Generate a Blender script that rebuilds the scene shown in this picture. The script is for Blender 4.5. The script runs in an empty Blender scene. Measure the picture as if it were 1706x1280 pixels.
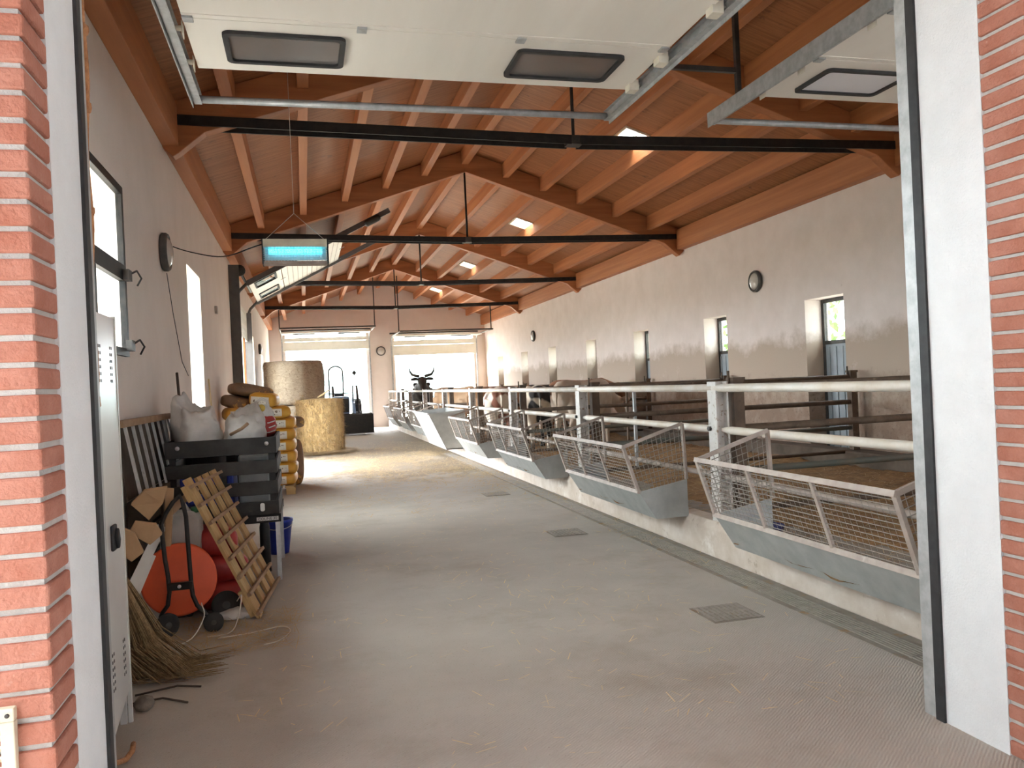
import bpy, bmesh, math, random
from mathutils import Vector, Matrix, noise
from math import sin, cos, pi, radians, sqrt

random.seed(7)
S = bpy.context.scene
COL = S.collection

# ------------------------------------------------------------------ camera, light, exposure
def make_camera():
    f, yaw, pit, rol = 1338.57, 0.253384, -0.00133859, -0.0456082
    fw = Vector((sin(yaw)*cos(pit), cos(yaw)*cos(pit), sin(pit)))
    ri = Vector((cos(yaw), -sin(yaw), 0)); up = ri.cross(fw)
    r2 = cos(rol)*ri + sin(rol)*up; u2 = -sin(rol)*ri + cos(rol)*up
    cam = bpy.data.cameras.new('camera'); cam.sensor_width = 36; cam.lens = f/1706*36
    cam.clip_end = 400; cam.clip_start = 0.05
    o = bpy.data.objects.new('camera', cam); COL.objects.link(o)
    m = Matrix((r2, u2, -fw)).transposed().to_4x4(); m.translation = (0, 0, 1.6)
    o.matrix_world = m
    S.camera = o
make_camera()

W = bpy.data.worlds.new('sky'); S.world = W; W.use_nodes = True
nt = W.node_tree; bg = nt.nodes['Background']
tc = nt.nodes.new('ShaderNodeTexCoord'); sx = nt.nodes.new('ShaderNodeSeparateXYZ')
rp = nt.nodes.new('ShaderNodeValToRGB')
rp.color_ramp.elements[0].position = 0.0; rp.color_ramp.elements[0].color = (0.84, 0.92, 1.0, 1)
rp.color_ramp.elements[1].position = 0.7; rp.color_ramp.elements[1].color = (0.93, 0.97, 1.0, 1)
nt.links.new(tc.outputs['Generated'], sx.inputs[0]); nt.links.new(sx.outputs['Z'], rp.inputs[0])
nt.links.new(rp.outputs[0], bg.inputs['Color']); bg.inputs['Strength'].default_value = 1.0
# overcast sky, brightest where the veiled sun stands (left, beyond the barn)
nm = nt.nodes.new('ShaderNodeVectorMath'); nm.operation = 'NORMALIZE'; nt.links.new(tc.outputs['Generated'], nm.inputs[0])
dp = nt.nodes.new('ShaderNodeVectorMath'); dp.operation = 'DOT_PRODUCT'; dp.inputs[1].default_value = Vector((-0.68, 0.62, 0.40)).normalized()
nt.links.new(nm.outputs[0], dp.inputs[0])
mrg = nt.nodes.new('ShaderNodeMapRange'); mrg.interpolation_type = 'SMOOTHSTEP'
mrg.inputs[1].default_value = -0.5; mrg.inputs[2].default_value = 1.0; mrg.inputs[3].default_value = 0.95; mrg.inputs[4].default_value = 4.8
nt.links.new(dp.outputs['Value'], mrg.inputs[0]); nt.links.new(mrg.outputs[0], bg.inputs['Strength'])

sun = bpy.data.lights.new('sun', 'SUN'); sun.energy = 0.8; sun.angle = radians(50); sun.color = (1, 0.95, 0.87)
so = bpy.data.objects.new('sun', sun); COL.objects.link(so)
so.rotation_euler = Vector((0.85, -0.40, -0.45)).to_track_quat('-Z', 'Y').to_euler()

S.view_settings.view_transform = 'Standard'; S.view_settings.look = 'None'
S.view_settings.gamma = 1; S.view_settings.use_curve_mapping = False
S.view_settings.exposure = 3.2
S.cycles.use_denoising = True
S.cycles.max_bounces = 10; S.cycles.diffuse_bounces = 7; S.cycles.glossy_bounces = 4
S.cycles.transmission_bounces = 6; S.cycles.transparent_max_bounces = 12
S.cycles.sample_clamp_indirect = 6

def portal(name, loc, direction, w, h):
    l = bpy.data.lights.new(name, 'AREA'); l.shape = 'RECTANGLE'; l.size = w; l.size_y = h
    l.cycles.is_portal = True
    o = bpy.data.objects.new(name, l); COL.objects.link(o); o.location = loc
    d = Vector(direction); z = -d; y = Vector((0, 0, 1)) if abs(d.z) < .9 else Vector((0, 1, 0))
    x = y.cross(z).normalized(); y = z.cross(x)
    o.rotation_euler = Matrix((x, y, z)).transposed().to_euler()

# ------------------------------------------------------------------ building dimensions (metres)
XL, XR = -1.3, 7.75           # inner faces of side walls
YF0, YF1 = 2.45, 3.02         # front wall outer / inner face
YB = 34.3                     # inner face of far wall
RX = 3.2                      # ridge
SL = 0.335                    # roof slope
def deck(x): return 6.14 - SL*abs(x-RX)
TRUSS_Y = [8.95, 15.3, 21.65, 28.0]

portal('portal_front', (1.0, 2.7, 2.0), (0, 1, 0), 3.3, 3.8)
portal('portal_front_second', (5.6, 2.7, 2.0), (0, 1, 0), 3.3, 3.8)
portal('portal_far', (0.97, 34.6, 1.7), (0, -1, 0), 3.2, 3.3)
portal('portal_far_second', (5.5, 34.6, 1.5), (0, -1, 0), 3.4, 3.0)
portal('portal_left_door', (-1.6, 17.9, 1.5), (1, 0, 0), 3.2, 3.0)
portal('portal_left_window', (-1.7, 10.93, 2.2), (1, 0, 0), 1.2, 2.0)

# ------------------------------------------------------------------ materials
MATS = {}
def mat(name, c1, c2=None, scale=8, rough=.7, metal=0, bump=0, bscale=None, stretch=(1, 1, 1), detail=5,
        lo=.35, hi=.65, emit=None, estr=0, dirt=None, spec=.5, extra=None):
    """noise mix of two colours on object coordinates; dirt=(colour, noise scale, threshold, softness, zmax or None)"""
    m = bpy.data.materials.new(name); m.use_nodes = True
    t = m.node_tree; N = t.nodes; L = t.links; p = N['Principled BSDF']
    p.inputs['Roughness'].default_value = rough; p.inputs['Metallic'].default_value = metal
    p.inputs['Specular IOR Level'].default_value = spec
    co = N.new('ShaderNodeTexCoord'); mp = N.new('ShaderNodeMapping'); mp.inputs['Scale'].default_value = stretch
    L.new(co.outputs['Object'], mp.inputs[0])
    out = None
    c2 = c2 or tuple(c*.82 for c in c1)
    n = N.new('ShaderNodeTexNoise'); n.inputs['Scale'].default_value = scale; n.inputs['Detail'].default_value = detail
    n.inputs['Roughness'].default_value = .6
    L.new(mp.outputs[0], n.inputs['Vector'])
    r = N.new('ShaderNodeValToRGB'); r.color_ramp.elements[0].position = lo; r.color_ramp.elements[1].position = hi
    r.color_ramp.elements[0].color = (*c1, 1); r.color_ramp.elements[1].color = (*c2, 1)
    L.new(n.outputs['Fac'], r.inputs[0]); out = r.outputs[0]
    for d in (dirt or []):
        dc, ds, th, sf, zm = d
        n2 = N.new('ShaderNodeTexNoise'); n2.inputs['Scale'].default_value = ds; n2.inputs['Detail'].default_value = 8
        n2.inputs['Roughness'].default_value = .7
        L.new(co.outputs['Object'], n2.inputs['Vector'])
        mr = N.new('ShaderNodeMapRange'); mr.inputs[1].default_value = th; mr.inputs[2].default_value = th+sf
        src = n2.outputs['Fac']
        if zm is not None:            # stain band that stops at height zm
            sep = N.new('ShaderNodeSeparateXYZ'); L.new(co.outputs['Object'], sep.inputs[0])
            mz = N.new('ShaderNodeMapRange'); mz.inputs[1].default_value = zm[0]; mz.inputs[2].default_value = zm[1]
            mz.inputs[3].default_value = .32; mz.inputs[4].default_value = -.4
            L.new(sep.outputs['Z'], mz.inputs[0])
            ad = N.new('ShaderNodeMath'); ad.operation = 'ADD'; L.new(src, ad.inputs[0]); L.new(mz.outputs[0], ad.inputs[1]); src = ad.outputs[0]
        L.new(src, mr.inputs[0])
        mx = N.new('ShaderNodeMix'); mx.data_type = 'RGBA'
        L.new(mr.outputs[0], mx.inputs['Factor']); L.new(out, mx.inputs['A']); mx.inputs['B'].default_value = (*dc, 1)
        out = mx.outputs['Result']
    L.new(out, p.inputs['Base Color'])
    if bump:
        n3 = N.new('ShaderNodeTexNoise'); n3.inputs['Scale'].default_value = bscale or scale*3; n3.inputs['Detail'].default_value = 6
        L.new(mp.outputs[0], n3.inputs['Vector'])
        b = N.new('ShaderNodeBump'); b.inputs['Strength'].default_value = bump; b.inputs['Distance'].default_value = .02
        L.new(n3.outputs['Fac'], b.inputs['Height']); L.new(b.outputs[0], p.inputs['Normal'])
    if emit:
        p.inputs['Emission Color'].default_value = (*emit, 1); p.inputs['Emission Strength'].default_value = estr
    if extra: extra(t, p, out, co)
    MATS[name] = m
    return m

def glass_mat(name, tint=(1, 1, 1), gloss=.08, rough=.02, dirty=None, dfac=0):
    m = bpy.data.materials.new(name); m.use_nodes = True
    t = m.node_tree; N = t.nodes; L = t.links
    for n in list(N): N.remove(n)
    o = N.new('ShaderNodeOutputMaterial'); tr = N.new('ShaderNodeBsdfTransparent'); tr.inputs[0].default_value = (*tint, 1)
    gl = N.new('ShaderNodeBsdfGlossy'); gl.inputs['Roughness'].default_value = rough
    mx = N.new('ShaderNodeMixShader'); mx.inputs[0].default_value = gloss
    L.new(tr.outputs[0], mx.inputs[1]); L.new(gl.outputs[0], mx.inputs[2]); src = mx.outputs[0]
    if dirty:
        df = N.new('ShaderNodeBsdfDiffuse'); df.inputs[0].default_value = (*dirty, 1)
        m2 = N.new('ShaderNodeMixShader'); m2.inputs[0].default_value = dfac
        L.new(src, m2.inputs[1]); L.new(df.outputs[0], m2.inputs[2]); src = m2.outputs[0]
    L.new(src, o.inputs[0]); MATS[name] = m
    return m

mat('plaster_wall', (.80, .71, .66), (.735, .645, .59), scale=2.2, rough=.9, bump=.15, bscale=60,
    dirt=[((.42, .34, .26), 9, .68, .12, None), ((.46, .37, .29), 1.6, .42, .30, (1.9, 2.5)), ((.31, .22, .165), 5, .54, .3, (.9, 2.3)),
          ((.16, .12, .09), 20, .90, .10, (1.2, 3.0))])
mat('plaster_clean', (.79, .71, .65), (.735, .655, .595), scale=1.5, rough=.9, bump=.2, bscale=80, dirt=[((.34, .26, .19), 14, .72, .06, None)])
mat('white_plaster', (.78, .80, .81), (.73, .75, .76), scale=5, rough=.9, bump=.25, bscale=90)
mat('shade_wall_render', (.33, .36, .39), (.29, .315, .34), scale=1.5, rough=.9)
mat('brick', (.40, .150, .098), (.47, .21, .15), scale=7, rough=.9, bump=.5, bscale=70, dirt=[((.52, .31, .24), 18, .64, .1, None), ((.25, .10, .07), 40, .68, .05, None)])
mat('mortar', (.55, .54, .51), (.48, .47, .44), scale=25, rough=.95, bump=.4, bscale=120)

def floor_extra(t, p, out, co):
    N, L = t.nodes, t.links
    w = N.new('ShaderNodeTexWave'); w.inputs['Scale'].default_value = 22; w.inputs['Distortion'].default_value = 3; w.inputs['Detail'].default_value = 3
    mp = N.new('ShaderNodeMapping'); mp.inputs['Rotation'].default_value = (0, 0, .9)
    L.new(co.outputs['Object'], mp.inputs[0]); L.new(mp.outputs[0], w.inputs[0])
    b = N.new('ShaderNodeBump'); b.inputs['Strength'].default_value = .25; b.inputs['Distance'].default_value = .01
    L.new(w.outputs['Fac'], b.inputs['Height']); L.new(b.outputs[0], p.inputs['Normal'])
    # trampled straw and dung dust ground into the concrete along the feeding aisle
    sp = N.new('ShaderNodeSeparateXYZ'); L.new(co.outputs['Object'], sp.inputs[0])
    def rng(sock, a, b_, c, d):
        q = N.new('ShaderNodeMapRange'); q.interpolation_type = 'SMOOTHSTEP'
        for i_, v_ in enumerate((a, b_, c, d)): q.inputs[i_+1].default_value = v_
        L.new(sock, q.inputs[0]); return q.outputs[0]
    def mth(op, a, b_):
        q = N.new('ShaderNodeMath'); q.operation = op
        for i_, v_ in enumerate((a, b_)):
            if isinstance(v_, float): q.inputs[i_].default_value = v_
            else: L.new(v_, q.inputs[i_])
        return q.outputs[0]
    near = mth('MULTIPLY', rng(sp.outputs['Y'], 11.5, 17.0, 0, 1), rng(sp.outputs['Y'], 27.0, 33.0, 1, 0))
    near = mth('MULTIPLY', near, rng(sp.outputs['X'], -.4, 1.6, .35, 1))
    nz = N.new('ShaderNodeTexNoise'); nz.inputs['Scale'].default_value = 2.2; nz.inputs['Detail'].default_value = 9; nz.inputs['Roughness'].default_value = .75
    mp2 = N.new('ShaderNodeMapping'); mp2.inputs['Scale'].default_value = (1, .55, 1); L.new(co.outputs['Object'], mp2.inputs[0]); L.new(mp2.outputs[0], nz.inputs['Vector'])
    fac = rng(mth('ADD', nz.outputs['Fac'], mth('MULTIPLY', near, .42)), .62, .82, 0, .85)
    mx = N.new('ShaderNodeMix'); mx.data_type = 'RGBA'; L.new(fac, mx.inputs['Factor']); L.new(out, mx.inputs['A']); mx.inputs['B'].default_value = (.23, .175, .115, 1)
    L.new(mx.outputs['Result'], p.inputs['Base Color'])
mat('concrete_floor', (.41, .375, .335), (.47, .435, .39), scale=1.1, rough=.85, extra=floor_extra,
    dirt=[((.33, .28, .225), .8, .52, .25, None), ((.25, .20, .155), 9, .68, .1, None), ((.30, .26, .21), 70, .60, .06, None), ((.56, .50, .44), 2.4, .64, .2, None)])
mat('curb_concrete', (.66, .58, .51), (.54, .45, .37), scale=4, rough=.9, bump=.4, dirt=[((.30, .22, .15), 5, .60, .12, None), ((.74, .68, .62), 3, .58, .1, None)])
mat('grey_concrete', (.30, .27, .235), (.22, .195, .165), scale=4, rough=.9, bump=.4, dirt=[((.30, .19, .09), 6, .55, .1, None)])
mat('dirty_concrete', (.17, .13, .10), (.10, .08, .06), scale=3, rough=.9, bump=.4, dirt=[((.34, .28, .22), 4, .62, .12, None)])
mat('timber', (.52, .205, .075), (.39, .135, .046), scale=5, stretch=(1, .06, 1.6), rough=.6, bump=.12, dirt=[((.20, .07, .03), 6, .70, .05, None)])
mat('timber_cross', (.47, .175, .064), (.34, .115, .04), scale=5, stretch=(.12, 1, 1.6), rough=.6, bump=.12, dirt=[((.18, .06, .03), 6, .68, .05, None)])
mat('deck_boards', (.42, .17, .066), (.28, .105, .038), scale=4, stretch=(.1, 7, 1), rough=.62, bump=.2, bscale=9, dirt=[((.17, .07, .035), 5, .60, .1, None), ((.62, .42, .26), 3.2, .70, .08, None)])
mat('black_steel', (.012, .012, .012), (.03, .025, .022), scale=12, rough=.55, metal=.3)
mat('dark_steel', (.05, .05, .05), (.09, .08, .07), scale=12, rough=.5, metal=.5)
mat('grey_steel', (.12, .115, .11), (.09, .085, .08), scale=6, rough=.6, metal=.2)
mat('galvanised', (.52, .53, .53), (.38, .39, .39), scale=14, rough=.5, metal=.35, dirt=[((.28, .22, .16), 9, .66, .1, None)])
mat('galvanised_sheet', (.45, .465, .45), (.36, .375, .365), scale=6, rough=.5, metal=.25, dirt=[((.30, .26, .2), 5, .66, .15, None)])
mat('white_post', (.66, .64, .61), (.55, .52, .48), scale=6, rough=.6, dirt=[((.30, .22, .16), 16, .56, .06, None), ((.14, .09, .06), 6, .64, .05, None)])
mat('white_rail', (.72, .68, .62), (.62, .54, .44), scale=4, rough=.5, dirt=[((.36, .25, .15), 16, .70, .06, None)])
mat('frame_paint', (.46, .40, .35), (.36, .30, .26), scale=10, rough=.6, metal=.1, dirt=[((.60, .55, .5), 7, .62, .1, None)])
mat('wire', (.36, .33, .29), rough=.5, metal=.5)
mat('rust_rail', (.16, .11, .075), (.10, .07, .05), scale=9, rough=.75, metal=.1, dirt=[((.26, .19, .13), 7, .60, .1, None)])
mat('teal_rail', (.10, .115, .10), (.14, .12, .09), scale=5, rough=.7)
mat('straw_bed', (.34, .20, .085), (.20, .115, .05), scale=7, rough=.95, bump=1.0, bscale=30, dirt=[((.50, .33, .15), 26, .58, .1, None), ((.09, .06, .035), 2.1, .60, .12, None)])
mat('straw', (.56, .43, .25), (.42, .30, .16), scale=9, rough=.9)
mat('pale_straw', (.74, .60, .36), (.62, .47, .24), scale=9, rough=.9)
mat('bale_straw', (.68, .50, .24), (.46, .31, .13), scale=14, stretch=(1, 1, .35), rough=.95, bump=1.0, bscale=45, dirt=[((.84, .70, .44), 30, .58, .08, None)])
mat('bale_dull', (.50, .40, .30), (.36, .28, .21), scale=12, stretch=(1, 1, 2.5), rough=.95, bump=.9, bscale=45)
mat('door_panel', (.84, .80, .73), (.79, .75, .68), scale=3, stretch=(1, .1, 1), rough=.55, dirt=[((.45, .36, .27), 8, .72, .1, None)])
mat('door_panel_light', (.78, .76, .68), (.72, .70, .62), scale=3, rough=.5)
mat('black_rubber', (.018, .018, .02), (.03, .03, .032), scale=15, rough=.6)
mat('rubber_green_grey', (.35, .38, .33), (.22, .26, .22), scale=6, rough=.8)
mat('roller_plastic', (.80, .74, .62), rough=.5)
mat('locker_paint', (.66, .66, .64), (.61, .61, .59), scale=2, rough=.28)
mat('locker_edge', (.74, .74, .70), rough=.4)
mat('bright_metal', (.72, .74, .76), (.60, .62, .64), scale=10, rough=.35, metal=.6)
mat('aluminium', (.70, .71, .71), (.58, .59, .59), scale=20, rough=.4, metal=.6, dirt=[((.2, .16, .12), 14, .64, .08, None)])
mat('black_wood', (.022, .021, .021), (.045, .042, .04), scale=9, rough=.7, dirt=[((.10, .08, .065), 10, .66, .1, None)])
mat('dark_board', (.06, .045, .035), (.09, .07, .05), scale=7, rough=.85)
mat('pallet_wood', (.58, .40, .19), (.46, .29, .12), scale=5, stretch=(1, 4, 1), rough=.8, bump=.2, dirt=[((.28, .16, .07), 10, .68, .06, None)])
mat('stick_wood', (.40, .27, .17), (.30, .19, .11), scale=9, rough=.85)
mat('cardboard', (.48, .31, .17), (.40, .25, .13), scale=5, rough=.9, dirt=[((.28, .17, .09), 6, .66, .1, None)])
mat('orange_plastic', (.72, .10, .03), (.62, .085, .028), scale=5, rough=.5, dirt=[((.42, .07, .03), 12, .66, .08, None)])
mat('red_plastic', (.45, .035, .03), (.32, .02, .02), scale=6, rough=.45, dirt=[((.6, .3, .25), 8, .70, .06, None)])
mat('blue_plastic', (.02, .05, .42), (.015, .04, .34), scale=4, rough=.4)
mat('navy_plastic', (.03, .035, .14), (.05, .05, .16), scale=8, rough=.6)
mat('white_plastic', (.68, .67, .63), (.58, .56, .52), scale=5, rough=.4, dirt=[((.42, .36, .28), 7, .64, .1, None)])
mat('green_cap', (.04, .16, .07), rough=.5)
mat('woven_bag', (.72, .71, .69), (.60, .59, .57), scale=6, rough=.8, bump=.3, bscale=25, dirt=[((.45, .30, .16), 3.5, .68, .12, None)])
mat('red_print', (.50, .05, .04), (.42, .04, .035), scale=6, rough=.5)
mat('yellow_print', (.70, .52, .10), rough=.5)
mat('twig', (.36, .24, .12), (.17, .11, .055), scale=45, rough=.9)
mat('rope', (.52, .25, .11), (.40, .18, .08), scale=30, rough=.9, bump=.6, bscale=90)
mat('strap', (.66, .62, .55), rough=.6)
mat('lamp_rim', (.06, .055, .05), (.10, .09, .08), scale=8, rough=.6)
mat('lamp_glass', (.62, .58, .52), (.5, .46, .42), scale=5, rough=.2)
mat('uv_tube', (.3, .8, .95), rough=.3, emit=(.06, .62, .85), estr=.55)
mat('stone', (.11, .09, .07), (.24, .2, .16), scale=12, rough=.9, bump=.5)
mat('tractor_paint', (.12, .2, .34), (.16, .25, .38), scale=5, rough=.5)
mat('tyre', (.02, .02, .02), (.035, .033, .03), scale=9, rough=.85)
mat('cream_metal', (.74, .68, .52), rough=.5)
mat('grey_door_paint', (.34, .39, .42), (.28, .32, .34), scale=4, rough=.6, dirt=[((.20, .17, .13), 6, .62, .15, None)])
mat('leaf', (.10, .20, .05), (.20, .30, .10), scale=5, rough=.8)
mat('meadow', (.27, .28, .20), (.33, .32, .25), scale=.6, rough=.95)
mat('bluish_hill', (.20, .30, .28), (.25, .35, .33), scale=.3, rough=1)
mat('drain_metal', (.29, .265, .235), (.37, .335, .295), scale=14, rough=.7, metal=.3, dirt=[((.30, .24, .17), 5, .6, .12, None)])
mat('label_white', (.8, .8, .78), rough=.5)
mat('label_black', (.03, .03, .03), rough=.5)
mat('horn', (.10, .085, .07), (.04, .035, .03), scale=6, rough=.5)
mat('eye', (.01, .01, .01), rough=.15)
mat('muzzle_skin', (.35, .22, .18), rough=.6)
mat('cow_black', (.035, .028, .024), (.06, .045, .035), scale=4, rough=.8)
mat('cow_cream', (.66, .46, .30), (.56, .34, .19), scale=3, rough=.85)
mat('cow_tan', (.48, .29, .17), (.36, .20, .11), scale=2.5, rough=.85)
mat('cow_brown', (.30, .14, .075), (.22, .10, .05), scale=2.5, rough=.85)
mat('cow_grey', (.50, .42, .34), (.40, .31, .23), scale=2.2, rough=.85)
mat('cow_pied_brown', (.64, .56, .47), (.20, .075, .045), scale=1.9, lo=.50, hi=.53, detail=1, rough=.85)
mat('cow_pied_black', (.62, .54, .43), (.03, .026, .024), scale=2.0, lo=.47, hi=.50, detail=1, rough=.85)
glass_mat('clear_glass', (.93, .96, .95), .06)
glass_mat('smoked_glass', (.30, .29, .28), .25, .12, (.30, .28, .27), .45)
glass_mat('white_reflection_glass', (.8, .82, .85), .25, .2, (.80, .80, .84), .88)  # white diffuse colour stands in for the bright reflection on these panes
glass_mat('skylight_glass', (.95, .95, .95), .03)

def sack_mat(name, c1, c2):
    """yellow printed sack: white label blocks with dark lettering-like bars on its ends and sides (local coordinates)"""
    def ex(t, p, out, co):
        N, L = t.nodes, t.links
        def band(sock, a, b):
            g = N.new('ShaderNodeMath'); g.operation = 'GREATER_THAN'; L.new(sock, g.inputs[0]); g.inputs[1].default_value = a
            l = N.new('ShaderNodeMath'); l.operation = 'LESS_THAN'; L.new(sock, l.inputs[0]); l.inputs[1].default_value = b
            m = N.new('ShaderNodeMath'); m.operation = 'MULTIPLY'; L.new(g.outputs[0], m.inputs[0]); L.new(l.outputs[0], m.inputs[1]); return m.outputs[0]
        def mul(a, b):
            m = N.new('ShaderNodeMath'); m.operation = 'MULTIPLY'; L.new(a, m.inputs[0]); L.new(b, m.inputs[1]); return m.outputs[0]
        s = N.new('ShaderNodeSeparateXYZ'); L.new(co.outputs['Object'], s.inputs[0])
        lab = mul(band(s.outputs['X'], -.17, .10), band(s.outputs['Z'], .035, .155))
        mx = N.new('ShaderNodeMix'); mx.data_type = 'RGBA'; L.new(lab, mx.inputs['Factor']); L.new(out, mx.inputs['A']); mx.inputs['B'].default_value = (.72, .70, .64, 1)
        n = N.new('ShaderNodeTexNoise'); n.inputs['Scale'].default_value = 30; L.new(co.outputs['Object'], n.inputs['Vector'])
        g = N.new('ShaderNodeMath'); g.operation = 'GREATER_THAN'; L.new(n.outputs['Fac'], g.inputs[0]); g.inputs[1].default_value = .58
        txt = mul(mul(band(s.outputs['X'], -.13, .07), band(s.outputs['Z'], .06, .13)), g.outputs[0])
        m2 = N.new('ShaderNodeMix'); m2.data_type = 'RGBA'; L.new(txt, m2.inputs['Factor']); L.new(mx.outputs['Result'], m2.inputs['A']); m2.inputs['B'].default_value = (.16, .11, .08, 1)
        L.new(m2.outputs['Result'], p.inputs['Base Color'])
    return mat(name, c1, c2, scale=4, rough=.45, bump=.25, bscale=14, extra=ex)
sack_mat('yellow_sack', (.72, .40, .06), (.60, .31, .04))
mat('brown_sack', (.28, .18, .11), (.20, .13, .08), scale=6, rough=.6, bump=.3, dirt=[((.70, .40, .10), 3, .58, .05, None)])

# ------------------------------------------------------------------ mesh building
def tag(o, label=None, cat=None, group=None, kind=None):
    if label: o['label'] = label
    if cat: o['category'] = cat
    if group: o['group'] = group
    if kind: o['kind'] = kind
    return o
def thing(name, label, cat, loc=(0, 0, 0), group=None, rz=0):
    o = bpy.data.objects.new(name, None); o.empty_display_size = .1
    COL.objects.link(o); o.location = loc; o.rotation_euler = (0, 0, rz)
    return tag(o, label, cat, group)
def wmat(o):
    m = Matrix.Identity(4)
    while o is not None:
        m = Matrix.LocRotScale(o.location, o.rotation_euler, o.scale) @ m; o = o.parent
    return m

class MB:
    def __init__(s): s.v = []; s.f = []; s.sm = []
    def add(s, vs, fs, smooth=False):
        n = len(s.v); s.v += [Vector(v) for v in vs]; s.f += [tuple(i+n for i in f) for f in fs]; s.sm += [smooth]*len(fs); return s
    def box(s, a, b):
        x0, y0, z0 = a; x1, y1, z1 = b
        return s.add([(x0, y0, z0), (x1, y0, z0), (x1, y1, z0), (x0, y1, z0), (x0, y0, z1), (x1, y0, z1), (x1, y1, z1), (x0, y1, z1)],
                     [(0, 3, 2, 1), (4, 5, 6, 7), (0, 1, 5, 4), (1, 2, 6, 5), (2, 3, 7, 6), (3, 0, 4, 7)])
    def obox(s, c, ax, ay, az):          # oriented box: centre + half axes
        c, ax, ay, az = map(Vector, (c, ax, ay, az))
        vs = [c+i*ax+j*ay+k*az for k in (-1, 1) for i, j in ((-1, -1), (1, -1), (1, 1), (-1, 1))]
        return s.add(vs, [(0, 3, 2, 1), (4, 5, 6, 7), (0, 1, 5, 4), (1, 2, 6, 5), (2, 3, 7, 6), (3, 0, 4, 7)])
    def beam(s, p, q, w, h, up=(0, 0, 1)):   # bar from p to q, w wide, h along up
        p, q = Vector(p), Vector(q); d = (q-p); l = d.length/2; d.normalize(); up = Vector(up)
        sd = d.cross(up)
        if sd.length < 1e-4: sd = d.cross(Vector((1, 0, 0)))
        sd.normalize(); u = sd.cross(d).normalized()
        return s.obox((p+q)/2, d*l, sd*w/2, u*h/2)
    def tube(s, pts, r, n=8, cap=True, smooth=True):
        pts = [Vector(p) for p in pts]; rs = r if isinstance(r, (list, tuple)) else [r]*len(pts)
        vs = []; fs = []; prev = None
        for i, p in enumerate(pts):
            d = (pts[min(i+1, len(pts)-1)]-pts[max(i-1, 0)]).normalized()
            if prev is None:
                a = d.cross(Vector((0, 0, 1)));  a = d.cross(Vector((1, 0, 0))) if a.length < .1 else a
            else: a = prev - d*prev.dot(d)
            a.normalize(); prev = a; b = d.cross(a)
            vs += [p+rs[i]*(cos(2*pi*k/n)*a+sin(2*pi*k/n)*b) for k in range(n)]
        for i in range(len(pts)-1):
            fs += [(i*n+k, i*n+(k+1) % n, (i+1)*n+(k+1) % n, (i+1)*n+k) for k in range(n)]
        s.add(vs, fs, smooth)
        if cap:
            m = len(s.v)-len(vs); s.f += [tuple(m+k for k in reversed(range(n))), tuple(m+(len(pts)-1)*n+k for k in range(n))]; s.sm += [False, False]
        return s
    def prism(s, poly, vec):             # planar polygon extruded along vec
        n = len(poly); poly = [Vector(p) for p in poly]; vec = Vector(vec)
        nn = Vector((0, 0, 0))
        for i in range(n): nn += poly[i].cross(poly[(i+1) % n])
        if nn.dot(vec) < 0: poly.reverse()
        fs = [tuple(reversed(range(n))), tuple(range(n, 2*n))]+[(i, (i+1) % n, n+(i+1) % n, n+i) for i in range(n)]
        return s.add(poly+[p+vec for p in poly], fs)
    def lathe(s, prof, c, ax, n=24, smooth=True, jit=None):   # profile [(r, h)] about axis ax through c
        ax = Vector(ax).normalized(); c = Vector(c)
        a = ax.cross(Vector((0, 0, 1)));  a = Vector((1, 0, 0)) if a.length < .1 else a
        a.normalize(); b = ax.cross(a); vs = []; fs = []
        for r, h in prof:
            for k in range(n):
                t = 2*pi*k/n; rr = r*(1+(jit(t, h) if jit else 0))
                vs.append(c+ax*h+rr*(cos(t)*a+sin(t)*b))
        m = len(prof)
        for i in range(m-1): fs += [(i*n+k, i*n+(k+1) % n, (i+1)*n+(k+1) % n, (i+1)*n+k) for k in range(n)]
        fs += [tuple(reversed(range(n))), tuple((m-1)*n+k for k in range(n))]
        return s.add(vs, fs, smooth)
    def blob(s, c, r, sub=3, amp=.0, freq=2, seed=0, fz=None):
        bm = bmesh.new(); bmesh.ops.create_icosphere(bm, subdivisions=sub, radius=1)
        vs = []
        for v in bm.verts:
            p = v.co.copy(); k = 1+amp*noise.fractal(p*freq+Vector((seed*3.1, seed, 0)), 1, 2, 3)
            q = Vector((p.x*r[0]*k, p.y*r[1]*k, p.z*r[2]*k))
            if fz is not None and q.z < fz: q.z = fz+(q.z-fz)*.12
            vs.append(Vector(c)+q)
        s.add(vs, [tuple(v.index for v in f.verts) for f in bm.faces], True); bm.free(); return s
    def build(s, name, m, parent=None, kind=None, label=None, cat=None, group=None, bevel=0, origin=None, recalc=True):
        if parent is not None: inv = wmat(parent).inverted()
        else:
            xs = [v.x for v in s.v]; ys = [v.y for v in s.v]; zs = [v.z for v in s.v]
            o = Vector(origin) if origin is not None else (Vector((0, 0, 0)) if kind == 'structure' else Vector(((min(xs)+max(xs))/2, (min(ys)+max(ys))/2, min(zs))))
            inv = Matrix.Translation(-o)
        me = bpy.data.meshes.new(name); me.from_pydata([inv @ v for v in s.v], [], s.f)
        for p, q in zip(me.polygons, s.sm): p.use_smooth = q
        if recalc:
            bm = bmesh.new(); bm.from_mesh(me); bmesh.ops.recalc_face_normals(bm, faces=bm.faces); bm.to_mesh(me); bm.free()
        me.materials.append(MATS[m])
        ob = bpy.data.objects.new(name, me); COL.objects.link(ob)
        if parent is not None: ob.parent = parent
        else: ob.location = o
        if bevel:
            b = ob.modifiers.new('bevel', 'BEVEL'); b.width = bevel; b.segments = 2; b.limit_method = 'ANGLE'
        return tag(ob, label, cat, group, kind)

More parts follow.
